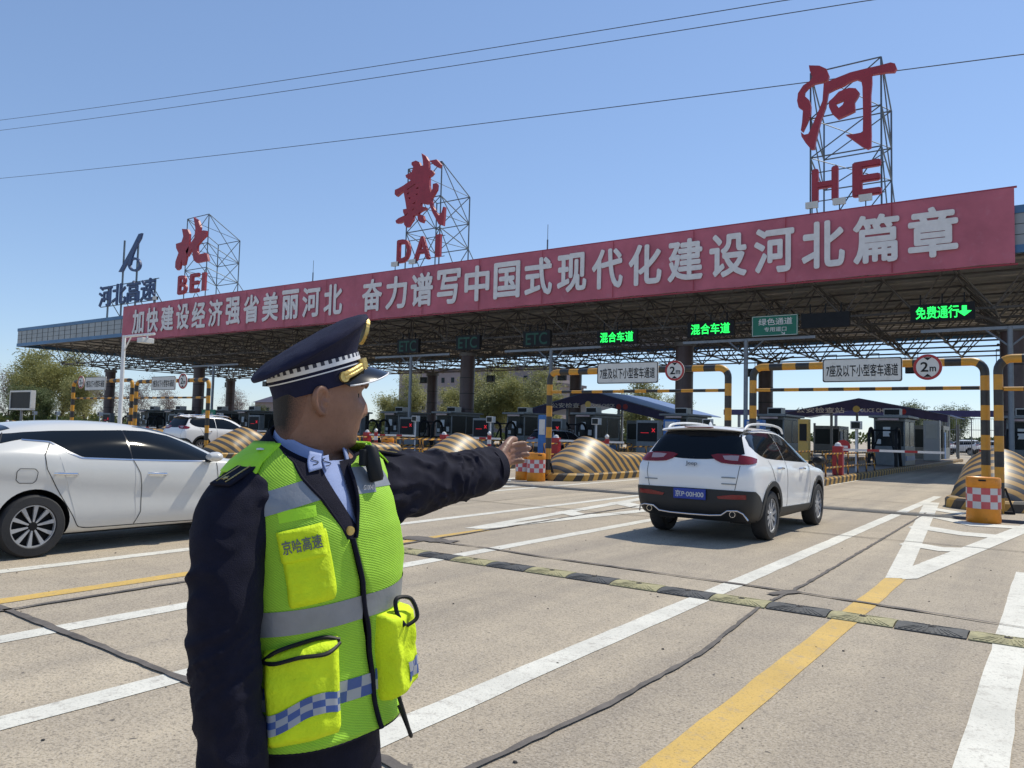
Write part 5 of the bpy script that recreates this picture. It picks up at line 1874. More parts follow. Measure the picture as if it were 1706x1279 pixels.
def sedan():
    t = thing('white_sedan', 'pearl white sedan with dark tinted windows at left behind the officer', 'car', (-10.02, 2.93, 0))
    # y from the rear bumper; wheel at 1.05 and 3.82
    st = [(-.02, .42, .62, .82, .66, .86, .52), (.04, .32, .76, .98, .80, 1.01, .62), (.15, .26, .82, 1.06, .865, 1.09, .66), (.36, .22, .86, 1.13, .90, 1.19, .62), (.60, .20, .88, 1.16, .915, 1.315, .565), (.85, .19, .89, 1.16, .925, 1.405, .55),
          (1.15, .18, .895, 1.13, .93, 1.455, .555), (1.5, .18, .90, 1.085, .93, 1.485, .56), (1.9, .18, .90, 1.06, .93, 1.492, .57), (2.3, .18, .90, 1.045, .93, 1.475, .57), (2.7, .18, .90, 1.03, .93, 1.41, .565), (3.0, .18, .90, 1.02, .928, 1.31, .58),
          (3.3, .18, .90, 1.01, .925, 1.16, .62), (3.5, .18, .90, 1.00, .92, 1.06, .66), (3.7, .18, .89, .985, .915, 1.02, .68), (4.2, .18, .88, .93, .90, .96, .66), (4.6, .2, .84, .84, .84, .87, .6), (4.84, .24, .7, .72, .7, .74, .5), (4.9, .34, .58, .6, .56, .62, .4)]
    RWY, FWY, r = 1.05, 3.84, .342
    bo_, bvh = car_body(t, 'pearl', st, (RWY, FWY), .385, side_pinch=.962, crease=True)
    for v in 'RL':
        sx = 1 if v == 'R' else -1
        panel(bvh, [(.80, 1.33), (1.0, 1.355), (1.3, 1.375), (1.7, 1.385), (2.12, 1.395)], [(.95, 1.285), (1.25, 1.26), (1.40, 1.16), (1.55, 1.085), (2.12, 1.058)], v, 26, 8, .004, name='rear_window', parent=t)
        panel(bvh, [(.50, 1.262), (.66, 1.315), (.80, 1.335), (.93, 1.345)], [(.56, 1.20), (.70, 1.228), (.85, 1.262), (.96, 1.283)], v, 14, 6, .004, name='quarter_glass', parent=t)
        panel(bvh, [(2.085, 1.393), (2.175, 1.393)], [(2.085, 1.06), (2.175, 1.06)], v, 4, 10, .002, 0, name='door_pillar', m='blackgloss', parent=t)
        panel(bvh, [(2.14, 1.395), (2.45, 1.385), (2.75, 1.33), (3.0, 1.23), (3.22, 1.10)], [(2.14, 1.058), (2.6, 1.04), (2.95, 1.027), (3.12, 1.022), (3.20, 1.022)], v, 22, 8, .004, name='front_window', parent=t)
        seam(bvh, [(.95, 1.275), (1.22, 1.255), (1.37, 1.15), (1.52, 1.075), (2.13, 1.045), (2.7, 1.025), (3.2, 1.01)], v, .014, .006, 'window_trim', 'chrome', t, 60)
        d = panel(bvh, [(1.25, 1.22), (1.36, 1.135), (1.52, 1.06), (2.12, 1.03)], [(1.53, .30), (1.7, .285), (1.95, .28), (2.18, .28)], v, 20, 14, .003, name='rear_door', m='pearl', parent=t)
        h = MB(); h.tube([(sx * .915, 1.235, .905), (sx * .952, 1.26, .908), (sx * .952, 1.46, .898), (sx * .915, 1.485, .892)], .016, 8); h.build('handle', 'chrome', d, smooth=40)
        d = panel(bvh, [(2.15, 1.03), (2.7, 1.01), (3.25, .99)], [(2.2, .28), (2.7, .27), (3.12, .265)], v, 20, 14, .003, name='front_door', m='pearl', parent=t)
        h = MB(); h.tube([(sx * .915, 2.32, .875), (sx * .952, 2.345, .878), (sx * .952, 2.54, .868), (sx * .915, 2.565, .862)], .016, 8); h.build('handle', 'chrome', d, smooth=40)
        seam(bvh, [(1.22, 1.24), (1.13, 1.11), (1.15, .96), (1.29, .71), (1.47, .41), (1.53, .30), (1.63, .275), (2.19, .27), (3.12, .255)], v, .009, .004, parent=t, n=70)
        seam(bvh, [(2.135, 1.04), (2.22, .88), (2.25, .67), (2.25, .42), (2.19, .28)], v, .009, .006, parent=t)
        seam(bvh, [(3.27, .99), (3.3, .7), (3.22, .45), (3.12, .26)], v, .009, .004, parent=t)
        seam(bvh, [(.70, 1.21), (.82, 1.345)], v, .008, .006, parent=t, n=8)
        if sx > 0:
            seam(bvh, [(.88, .97), (1.03, .965), (1.06, .93), (1.05, .84), (1.02, .81), (.88, .815), (.85, .85), (.85, .94), (.88, .97)], v, .007, .004, 'fuel_flap_gap', 'seam', t, 50)
        b = MB()
        b.lathe([(.0, -.08), (.06, -.07), (.10, -.01), (.105, .05), (.085, .08), (0, .085)], (sx * 1.02, 3.14, 1.075), 'Y', 16, sx=1.1, sy=.62)
        b.build('mirror', 'pearl', t, smooth=45)
        b = MB(); b.beam((sx * .86, 3.16, 1.02), (sx * .98, 3.14, 1.03), .06, .04); b.build('mirror_stalk', 'black', t)
        for wy in (RWY, FWY):
            wheel(t, sx * .815, wy, r, .235, sx, 10, 'alloy', True)
    panel(bvh, [(-.50, .92), (0, .95), (.50, .92)], [(-.58, .36), (0, .34), (.58, .36)], 'T', 20, 10, .005, name='rear_glass', parent=t)
    panel(bvh, [(-.52, 1.44), (0, 1.46), (.52, 1.44)], [(-.62, 1.06), (0, 1.08), (.62, 1.06)], 'F', 20, 8, .005, name='windscreen', parent=t)
    for sx in (-1, 1):
        o = [(sx * .35, .93), (sx * .6, .96), (sx * .76, .97)][::sx]
        i_ = [(sx * .4, .84), (sx * .6, .83), (sx * .76, .84)][::sx]
        panel(bvh, o, i_, 'B', 12, 5, .012, .02, 'tail_lamp', 'taillamp', t)
        o = [(sx * .42, .74), (sx * .6, .76), (sx * .68, .76)][::sx]
        i_ = [(sx * .42, .66), (sx * .6, .66), (sx * .66, .66)][::sx]
        panel(bvh, o, i_, 'F', 12, 5, .012, .02, 'headlight', 'lampclear', t)
    return t


sedan()
# ------------------------------------------------------------------ the officer
OC = V((-1.288, 1.113, 0))
off_ = thing('person', 'traffic officer in hi-vis vest and navy peaked cap pointing towards the booths', 'person', OC)


def ip(x, xs, ys):
    if x <= xs[0]: return ys[0]
    for a, c, p, q in zip(xs[:-1], xs[1:], ys[:-1], ys[1:]):
        if x <= c:
            return p + (q - p) * (x - a) / (c - a)
    return ys[-1]


TZ = [.70, .80, .95, 1.05, 1.20, 1.30, 1.36, 1.40, 1.43, 1.46, 1.49]
TA = [.132, .138, .135, .135, .142, .138, .130, .116, .098, .080, .068]
TB = [.156, .160, .156, .156, .164, .171, .173, .162, .138, .096, .070]
TO = [0, 0, 0, 0, .005, 0, -.01, -.015, -.015, -.012, -.01]


def TS(deg, z, off=0.0):
    a, b, o = ip(z, TZ, TA) + off, ip(z, TZ, TB) + off, ip(z, TZ, TO)
    t = R_(deg)
    c, s = math.cos(t), math.sin(t)
    e = .8
    return V((o + a * math.copysign(abs(c) ** e, c), -b * math.copysign(abs(s) ** e, s), z))


def limb_tube(mb, pts, rs, n=24, steps=40, amp=0.0, seed=0, lam=.09, flat=1.0, close=True):
    P = smooth_path(pts, steps)
    Rr = [ip(i / steps * (len(rs) - 1), list(range(len(rs))), rs) for i in range(steps + 1)]
    L = 0
    rows = []
    prev = None
    for i, p in enumerate(P):
        t = (P[min(i + 1, steps)] - P[max(i - 1, 0)]).normalized()
        a = t.orthogonal() if prev is None else prev - t * prev.dot(t)
        a.normalize()
        prev = a
        c = t.cross(a)
        if i: L += (p - P[i - 1]).length
        row = []
        for k in range(n):
            th = 2 * math.pi * k / n
            d = a * math.cos(th) + c * math.sin(th)
            r = Rr[i]
            if amp:
                q = p + d * r
                w = mn.noise(V((q.x * 9, q.y * 9, q.z * 9 + seed)))
                s = math.sin(2 * math.pi * (L / lam + .55 * math.sin(th + seed) + w * 1.6))
                g = (1 - abs(s)) ** 1.6 * 1.15 - .42
                r += amp * g * min(1.2, 2.6 * abs(mn.noise(V((q.x * 7 + seed, q.y * 7, q.z * 7))))) + amp * .5 * mn.noise(V((q.x * 22, q.y * 22, q.z * 22 + seed)))
            row.append(p + d * r * 1.0)
        rows.append(row)
    if close:
        for e, sgn in ((0, -1), (-1, 1)):
            t = (P[1] - P[0]).normalized() if e == 0 else (P[-1] - P[-2]).normalized()
            r = Rr[e]
            extra = []
            for f, h in ((.8, .45), (.4, .75), (.02, .85)):
                extra.append([P[e] + (q - P[e]) * f + t * sgn * r * h for q in rows[e]])
            if e == 0:
                rows = extra[::-1] + rows
            else:
                rows = rows + extra
    mb.grid(rows, 0, cu=True)
    b0 = len(mb.v) - len(rows) * n
    mb.f.append([b0 + k for k in range(n)][::-1]); mb.mi.append(0); mb.uv.append(None)
    e0 = len(mb.v) - n
    mb.f.append([e0 + k for k in range(n)]); mb.mi.append(0); mb.uv.append(None)


def finish(mb, name, m, parent, voxel, ksm=3, sm=True):
    import bmesh
    o = mb.build(name, m, parent)
    bm = bmesh.new(); bm.from_mesh(o.data)
    bmesh.ops.recalc_face_normals(bm, faces=bm.faces)
    bm.to_mesh(o.data); bm.free()
    md = o.modifiers.new('r', 'REMESH'); md.mode = 'VOXEL'; md.voxel_size = voxel; md.adaptivity = 0
    if ksm:
        s = o.modifiers.new('s', 'SMOOTH'); s.factor = .5; s.iterations = ksm
    bake(o)
    shade(o)
    return o


# --- body: head, neck, trunk, arms, hands and legs as one skin
HC = V((0.000, 0.0, 1.554))
fh = V((.37, .93, 0)).normalized()
rh = V((fh.y, -fh.x, 0))
up_ = V((0, 0, 1))
pit = R_(-1)
fh3 = fh * math.cos(pit) + up_ * math.sin(pit)
uh3 = up_ * math.cos(pit) - fh * math.sin(pit)
HZ = [-.21, -.165, -.13, -.108, -.100, -.090, -.074, -.058, -.04, -.02, 0, .02, .04, .06, .075, .089, .099, .106, .110]
HF = [.048, .042, .036, .044, .066, .081, .0865, .0895, .092, .095, .094, .089, .094, .092, .084, .068, .045, .02, .002]
HB = [-.066, -.064, -.067, -.072, -.076, -.079, -.081, -.082, -.084, -.086, -.088, -.089, -.089, -.087, -.083, -.072, -.052, -.025, -.002]
HW = [.066, .057, .055, .056, .0575, .060, .063, .066, .069, .072, .0745, .076, .0765, .076, .071, .060, .041, .02, .002]
g2 = lambda x, c, s: math.exp(-((x - c) / s) ** 2)


def head_pt(a, z, off=0.0):
    c, s = math.cos(a), math.sin(a)
    f, bk, w = ip(z, HZ, HF), ip(z, HZ, HB), ip(z, HZ, HW)
    e = .87
    x = (w + off) * math.copysign(abs(s) ** e, s)
    y = ((f + off) if c >= 0 else -(bk - off)) * math.copysign(abs(c) ** e, c)
    if c > 0:
        narrow = .10 * g2(z, -.09, .04) * c
        x *= 1 - narrow
        nz = max(0, 1 - ((z + .016) / .05) ** 2) if z > -.016 else max(0, 1 - ((z + .016) / .020) ** 2)
        y += .020 * nz * g2(x, 0, .0125 + .005 * g2(z, -.02, .015))
        y += .006 * g2(z, .036, .011) * g2(abs(x), .028, .024)
        y -= .011 * g2(z, .016, .012) * g2(abs(x), .033, .017)
        y += .004 * g2(z, -.055, .006) * g2(x, 0, .022) + .003 * g2(z, -.071, .007) * g2(x, 0, .018) - .004 * g2(z, -.063, .003) * g2(x, 0, .024)
        y += .006 * g2(z, -.088, .012) * g2(x, 0, .025)
        y += .004 * g2(z, -.018, .022) * g2(abs(x), .045, .02)
    return x, y, z


def head_world(p):
    z = p[2]
    k = min(1, max(0, (z + .19) / .09))
    f3, u3 = fh.lerp(fh3, k), up_.lerp(uh3, k)
    return HC + rh * p[0] + f3 * p[1] + u3 * z


b = MB()
rows = []
nz_ = 106
for i in range(nz_):
    z = -.21 + (.1098 + .21) * i / (nz_ - 1)
    rows.append([head_world(head_pt(2 * math.pi * k / 120, z)) for k in range(120)])
b.grid(rows, 0, cu=True)
b.add(rows[0], [list(range(120))]); b.add(rows[-1], [list(range(120))])
for sx in (-1, 1):                                     # ears: rim, lobe and inner shell
    ec = lambda y, z, o: HC + rh * (sx * (.0695 + o * .9)) + fh3 * (y * .85 - .013) + uh3 * (z * .80 - .001)
    rim = [ec(-.002 + .004 * 0, -.026, .004), ec(.000, .004, .006), ec(.004, .020, .010), ec(-.006, .031, .016), ec(-.021, .029, .021), ec(-.029, .014, .023), ec(-.027, -.004, .020), ec(-.018, -.020, .015), ec(-.007, -.031, .009), ec(.001, -.030, .005)]
    limb_tube(b, rim, [.0055, .005, .0055, .0058, .006, .006, .006, .0065, .008, .006], 8, 40)
    limb_tube(b, [ec(-.010, .018, .000), ec(-.020, .006, .006), ec(-.014, -.016, .002)], [.009, .010, .008], 10, 10)
    limb_tube(b, [ec(-.010, .020, .014), ec(-.0185, .012, .0165), ec(-.019, -.002, .0145), ec(-.012, -.014, .010)], [.0035, .0042, .0042, .0035], 8, 12)
    limb_tube(b, [ec(.003, .006, .004), ec(.002, -.003, .0085), ec(.003, -.010, .004)], [.004, .0055, .004], 8, 8)
rows = []
for i in range(30):
    z = .74 + (1.455 - .74) * i / 29
    rows.append([TS(360 * k / 40, z, -.03) for k in range(40)])
b.grid(rows, 0, cu=True); b.add(rows[0], [list(range(40))]); b.add(rows[-1], [list(range(40))])
SH_L, EL_L, WR_L = V((0, .17, 1.365)), V((.015, .42, 1.380)), V((0.000, .648, 1.412))
SH_R, EL_R, WR_R = V((0, -.185, 1.35)), V((.048, -.234, 1.11)), V((.09, -.224, .86))
limb_tube(b, [V((0, .10, 1.36)), SH_L, EL_L, WR_L], [.05, .05, .042, .030], 16, 30)
limb_tube(b, [V((0, -.10, 1.36)), SH_R, EL_R, WR_R], [.05, .05, .042, .030], 16, 30)
for sy in (-1, 1):
    limb_tube(b, [V((0, sy * .085, .80)), V((.01, sy * .09, .48)), V((-.01, sy * .095, .10))], [.075, .055, .038], 16, 20)


def hand(mb, w, u, stack, n, thumb_up, curl=1.0):
    """palm, four unequal fingers and a thumb, grown from the wrist; stack runs from little finger to index"""
    u, stack, n = u.normalized(), stack.normalized(), n.normalized()
    limb_tube(mb, [w - u * .05, w, w + u * .02], [.029, .027, .028], 12, 8)
    for k, (s, L, kn) in enumerate(((.0240, .070, .092), (.0080, .079, .096), (-.0080, .073, .091), (-.0230, .056, .084))):
        k0 = w + u * kn + stack * s - n * (.002 * abs(k - 1))
        limb_tube(mb, [w + u * .006 + stack * s * .55, w + u * .05 + stack * s * .95, k0], [.0165, .0150, .0108], 10, 10)
        d = u
        p = k0
        pts = [p]
        for seg, bend in ((.45, 16 + 3 * k), (.32, 26 + 4 * k), (.23, 18)):
            a = R_(bend * curl)
            d = (d * math.cos(a) + n * math.sin(a)).normalized()
            p = p + d * L * seg
            pts.append(p)
        limb_tube(mb, pts, [.0104, .0098, .0090, .0078], 10, 14)
    limb_tube(mb, [w + u * .012 + stack * .018 + n * .006, w + u * .045 + stack * .036 + n * .012], [.015, .0135], 10, 8)
    limb_tube(mb, [w + u * .045 + stack * .036 + n * .012, w + u * .078 + stack * .046 + n * .016, w + u * .105 + stack * .043 + n * .022], [.0125, .0110, .0088], 10, 12)


uL = V((-.30, .92, .17))
hand(b, WR_L + V((0, .012, .004)), uL, V((-.02, -.16, 1)), V((.90, .38, .05)), 1, 1.25)
uR = V((.25, .02, -1))
hand(b, WR_R, uR, V((1, 0, .25)), V((0, 1, 0)), 1, 1.2)
body = finish(b, 'body', 'skin', off_, .0030, 2)

for sx in (-1, 1):
    e = MB(); q = head_pt(math.atan2(sx * .033, .085), .016)
    c = HC + rh * (sx * .032) + fh3 * .0655 + uh3 * .016
    e.lathe([(.0115 * math.sin(i * math.pi / 10), -.0115 * math.cos(i * math.pi / 10)) for i in range(11)], c, n=14)
    d = (fh3 + rh * sx * .1).normalized()
    e.tube([c + d * .0105, c + d * .0119], .0055, 10, 1)
    e.build('eye', ['eyewhite', 'blackgloss'], off_, smooth=True)
    e = MB()
    limb_tube(e, [HC + rh * (sx * .014) + fh3 * .101 + uh3 * .036, HC + rh * (sx * .034) + fh3 * .0955 + uh3 * .042, HC + rh * (sx * .054) + fh3 * .076 + uh3 * .037], [.003, .0042, .002], 8, 12)
    e.build('eyebrow', 'hair', off_, smooth=True)
# hair, cropped short under the cap
rows = []
zz = [-.085 + i * .006 for i in range(30)]
for z in zz:
    A = ip(z, [-.085, -.06, -.035, -.012, .008, .026, .034, .06, .09], [28, 46, 56, 60, 62, 66, 94, 112, 118])
    rows.append([head_world(head_pt(math.pi + R_(A) * (-1 + 2 * k / 60), z, .0005 + .0035 * min(1, min(k, 60 - k) / 14, (z + .085) / .04))) for k in range(61)])
b = MB(); b.grid(rows, 0, uvf=lambda i, j: (min(1, 1.6 * min(j, 60 - j) / 30, 1.2 * (i) / 8), i / 30)); b.build('hair', 'hair', off_, smooth=True)

# --- navy jacket
b = MB()
rows = []
for i in range(70):
    z = .69 + (1.462 - .69) * i / 69
    row = []
    for k in range(72):
        d = 360 * k / 72
        z = .69 + (1.464 - .050 * ((1 + math.cos(R_(d - 15))) / 2) ** 1.5 - .69) * i / 69
        p = TS(d, z)
        w = mn.noise(V((p.x * 7, p.y * 7, p.z * 10))) * .006 + .004 * math.sin(z * 40 + d * .05 + 3 * mn.noise(p * 6))
        row.append(TS(d, z, w * min(1, max(0, (1.42 - z) / .1)) + .012 * max(0, (.85 - z) / .15)))
    rows.append(row)
b.grid(rows, 0, cu=True); b.add(rows[0], [list(range(72))]); b.add(rows[-1], [list(range(72))])
limb_tube(b, [V((0, .06, 1.35)), V((0, .16, 1.356)), V((.006, .27, 1.368)), V((.012, .40, 1.374)), V((.010, .52, 1.388)), V((.004, .622, 1.398))], [.083, .090, .081, .069, .063, .060], 40, 90, .018, 2.0, .16, close=False)
limb_tube(b, [V((0, -.07, 1.33)), V((0, -.175, 1.335)), V((.026, -.220, 1.24)), V((.048, -.236, 1.11)), V((.066, -.234, .99)), V((.085, -.226, .87))], [.078, .079, .069, .063, .060, .057], 40, 90, .009, 5.0, .16, close=False)
jac = finish(b, 'jacket', 'navy', off_, .0055, 2)
for (c, u, r) in ((V((.004, .622, 1.398)), V((-.06, .99, .13)), .0612), (V((.085, -.226, .87)), V((.2, .1, -1)), .058)):
    b = MB()
    limb_tube(b, [c - u * .030, c + u * .002], [r, r], 36, 4, .0, close=False)
    b.build('cuff', 'navy', jac, smooth=40)


def skin_panel(corner_fn, nu, nv, m, name, parent, uvs=None, sk=.006, smooth=True):
    rows = [[corner_fn(i / (nu - 1), j / (nv - 1)) for i in range(nu)] for j in range(nv)]
    b = MB()
    b.grid(rows, 0, uvf=uvs and (lambda r, c: uvs(c / (nu - 1), r / (nv - 1))))
    return b.build(name, m, parent, smooth=smooth)


def quad_fn(TL, TR, BR, BL, off):
    def f(u, v):
        t0 = TL[0] + (TR[0] - TL[0]) * u; t1 = BL[0] + (BR[0] - BL[0]) * u
        z0 = TL[1] + (TR[1] - TL[1]) * u; z1 = BL[1] + (BR[1] - BL[1]) * u
        o = off(u, v) if callable(off) else off
        return TS(t0 + (t1 - t0) * v, z0 + (z1 - z0) * v, o)
    return f


# shirt, tie-less collar and lapels in the neck opening
skin_panel(quad_fn((30, 1.432), (-8, 1.434), (3, 1.285), (9, 1.285), lambda u, v: .012 + .004 * math.sin(u * 5)), 14, 20, 'shirt', 'shirt_front', off_)
rows = []
for j in range(8):
    t = j / 7
    row = []
    for k in range(73):
        d = 22 + 310 * k / 72
        fr = (1 + math.cos(R_(d - 12))) / 2
        zt = 1.513 - .062 * fr ** 1.6
        r = .0665 + .012 * t
        row.append(V((-.008 + (r + .010 * fr) * math.cos(R_(d)), -.010 - (r + .002) * math.sin(R_(d)), zt - .042 * t)))
    rows.append(row)
b = MB(); b.grid(rows, 0)
cl = b.build('shirt_collar', 'shirt', off_, smooth=True)
md = cl.modifiers.new('t', 'SOLIDIFY'); md.thickness = .003
for tl in (((35, 1.450), (22.0, 1.445), (21.0, 1.418), (31, 1.411)), ((21.0, 1.440), (15.5, 1.443), (14.5, 1.423), (18.5, 1.413))):
    p_ = skin_panel(quad_fn(*tl, lambda u, v: .019 + .004 * v), 8, 8, 'shirt', 'collar_tip', off_)
    md = p_.modifiers.new('t', 'SOLIDIFY'); md.thickness = .003
    b = MB()
    c0 = ((tl[0][0] + tl[1][0] + tl[2][0] + tl[3][0]) / 4, (tl[0][1] + tl[2][1]) / 2)
    pts = [TS(c0[0] + 2.2 * math.sin(a) + 1.5 * math.cos(a * .5), c0[1] + .007 * math.cos(a * .5) - .002 * math.sin(a), .0262) for a in [i * .35 for i in range(22)]]
    b.tube(pts, .0008, 6); b.build('embroidery', 'black', p_)
skin_panel(quad_fn((70, 1.455), (20, 1.418), (3.2, 1.305), (12, 1.262), lambda u, v: .0165 + .006 * math.sin(math.pi * u)), 12, 24, 'navy', 'lapel', off_)
skin_panel(quad_fn((5.5, 1.432), (-40, 1.460), (-6, 1.262), (3.4, 1.305), lambda u, v: .0165 + .006 * math.sin(math.pi * u)), 12, 24, 'navy', 'lapel', off_)
rows = []
for j in range(10):
    t = j / 9
    row = []
    for k in range(73):
        d = 40 + (360 - 80) * k / 72
        fr = (1 + math.cos(R_(d))) / 2
        zt = 1.507 - .082 * fr
        r = .079 + .030 * t * t
        row.append(V((-.010 + (r + .004 * fr) * math.cos(R_(d)), -.010 - (r + .002 + .02 * t) * math.sin(R_(d)), zt - .055 * t + .012 * math.sin(t * 3))))
    rows.append(row)
b = MB(); b.grid(rows, 0); cl = b.build('jacket_collar', 'navy', off_, smooth=True)
md = cl.modifiers.new('t', 'SOLIDIFY'); md.thickness = .004
b = MB(); c = TS(9.5, 1.300, .024); nrm = (TS(9.5, 1.300, .05) - c).normalized()
b.tube([c, c + nrm * .004], .009, 14); b.tube([c + nrm * .004, c + nrm * .0055], .007, 14)
b.build('button', 'gold', off_, smooth=40)

# --- hi-vis vest
VR = ([.90, .927, 1.1, 1.21, 1.276, 1.317, 1.363, 1.43, 1.469], [-9.5, -8.2, 0.2, 5.0, 9.0, 15.5, 24, 44, 85])
VL = ([.90, .927, 1.1, 1.21, 1.276, 1.292, 1.337, 1.383, 1.424, 1.445, 1.469], [-11.5, -10.6, -2.6, 2.6, 6.0, 5.0, 2.7, 1.7, 1.4, -6, -50])
AFR = ([1.17, 1.19, 1.214, 1.254, 1.319, 1.362, 1.395, 1.41], [96, 84, 74, 67.5, 69.6, 77, 92, 103])
ABR = ([1.17, 1.19, 1.23, 1.30, 1.362, 1.395, 1.41], [96, 108, 120, 126, 124, 114, 103])
AFL = ([1.17, 1.19, 1.214, 1.254, 1.322, 1.385, 1.42, 1.44], [-95, -70, -50, -36, -26, -25, -40, -80])
ABL = ([1.17, 1.19, 1.23, 1.30, 1.385, 1.42, 1.44], [-95, -108, -120, -128, -128, -115, -80])


def vest_off(d, z):
    p = TS(d, z)
    return .0215 + .004 * mn.noise(V((p.x * 8, p.y * 8, p.z * 12 + 9))) + .003 * math.sin(p.z * 26 + p.y * 25) * mn.noise(V((p.x * 5, p.y * 5, p.z * 5))) + .012 * max(0, (.99 - z) / .09) ** 2


vs = MB()
zr = [.90 + (1.466 - .90) * i / 62 for i in range(63)]
ncol = 26
for f0, f1 in ((lambda z: ip(z, *VR), lambda z: ip(z, *AFR)), (lambda z: ip(z, *ABR), lambda z: 180), (lambda z: -180, lambda z: ip(z, *ABL)), (lambda z: ip(z, *AFL), lambda z: ip(z, *VL))):
    rows, deg = [], []
    for z in zr:
        d0, d1 = f0(z), f1(z)
        dd = [d0 + (d1 - d0) * k / ncol for k in range(ncol + 1)]
        deg.append(dd)
        rows.append([TS(d, z, vest_off(d, z)) for d in dd])
    vs.grid(rows, 0, uvf=lambda i, j, D=deg: (D[i][j] * .0028, zr[i]))
vest = vs.build('vest', 'vest', off_, smooth=True)
md = vest.modifiers.new('t', 'SOLIDIFY'); md.thickness = .003; md.offset = -1


def strip(d0, d1, zc, w, m, name, off=.0045, n=90, uvk=.0028):
    rows = []
    for j in range(5):
        e0 = d0(zc(30) + w * (j / 4 - .5)) if callable(d0) else d0
        dd = [e0 + (d1 - e0) * i / n for i in range(n + 1)]
        rows.append([TS(d, zc(d) + w * (j / 4 - .5), vest_off(d, zc(d) + w * (j / 4 - .5)) + off) for d in dd])
    b = MB(); b.grid(rows, 0, uvf=lambda i, j: (dd[j] * uvk, w * i / 4))
    return b.build(name, m, vest, smooth=True)


z2 = lambda d: 1.150 - .00030 * d if d > -60 else 1.168
strip(ip(1.15, *VR) - .8, 178, z2, .046, 'reflect', 'reflective_strip')
strip(-178, ip(1.15, *VL) + .8, z2, .046, 'reflect', 'reflective_strip')
strip(lambda z: ip(z, *VR) + .5, 69.5, lambda d: 1.402 - .00078 * d, .044, 'reflect', 'reflective_strip', n=24)
strip(-26.5, 1.6, lambda d: 1.399 - .0001 * d, .042, 'reflect', 'reflective_strip', n=16)
strip(-6.5, 100, lambda d: .992, .042, 'vcheck', 'checkered_strip')
strip(-100, -8.0, lambda d: .996, .042, 'vcheck', 'checkered_strip')
b = MB()
b.tube([TS((ip(z, *VR) + ip(z, *VL)) / 2, z, vest_off(0, z) + .006) for z in [.90 + (1.285 - .90) * i / 40 for i in range(41)]], .0048, 8)
b.tube([TS(ip(z, *VR) , z, vest_off(0, z) + .003) for z in [1.285 + (1.462 - 1.285) * i / 30 for i in range(31)]], .0035, 6)
b.tube([TS(ip(z, *VL) , z, vest_off(0, z) + .003) for z in [1.285 + (1.462 - 1.285) * i / 30 for i in range(31)]], .0035, 6)
b.tube([TS(d, .90, vest_off(d, .90)) for d in range(-180, 181, 4)], .0035, 6)
b.build('zip_and_binding', 'navy', vest, smooth=40)
b = MB()
c = TS(-10.5, .955, .045)
b.tube(smooth_path([c + V((0, .02, .04)), c + V((.02, .03, -.02)), c + V((.028, .045, -.07)), c + V((.02, .055, -.075)), c + V((.0, .04, -.02))], 24), .004, 6)
b.build('zip_pull', 'black', vest, smooth=40)


def bag(TL, TR, BR, BL, base, th, name, parent, seed=0, sag=.35, m='vestplain', nu=26, nv=26):
    def off(u, v):
        e = min(u, 1 - u, v * 1.2, 1 - v) / .10
        k = min(1, max(0, e)) ** .5
        w = mn.noise(V((u * 4 + seed, v * 4, seed))) * .16 + .10 * math.sin(v * 9 + u * 5 + seed) * mn.noise(V((u * 2, v * 3, seed + 4)))
        return base + th * k * (1 - sag + sag * 2 * v * (1.1 - .4 * v) + w)
    f = quad_fn(TL, TR, BR, BL, off)

    def g(u, v):                                     # rounded lower corners
        if v > .86:
            q = (v - .86) / .14
            sh = .10 * (1 - math.sqrt(max(0, 1 - q * q)))
            u2 = sh + u * (1 - 2 * sh)
            p = quad_fn(TL, TR, BR, BL, lambda a, b_: off(u, v))(u2, v)
            return p
        return f(u, v)
    o = skin_panel(g, nu, nv, m, name, parent)
    return o, g


P1, g1 = bag((57, 1.294), (23.7, 1.313), (17.9, 1.174), (50.9, 1.158), .022, .012, 'chest_pocket', vest, 2)
fl, gf = bag((57.5, 1.302), (26.5, 1.320), (24.2, 1.258), (54.5, 1.242), .030, .007, 'pocket_flap', P1, 5, .1)
tv, tf = text_flat('京哈高速', .012, .004)
x0, x1 = min(p.x for p in tv), max(p.x for p in tv)
y0, y1 = min(p.y for p in tv), max(p.y for p in tv)


def on_flap(p):
    u, v = .10 + .80 * (p.x - x0) / (x1 - x0), .70 - .42 * (p.y - y0) / (y1 - y0)
    a, c = gf(u, v), gf(min(1, u + .02), v)
    dn = gf(u, min(1, v + .02))
    n = (dn - a).cross(c - a).normalized()
    if n.dot(V((1, -.6, 0))) < 0: n = -n
    return a + n * (.0016 + p.z * .1)


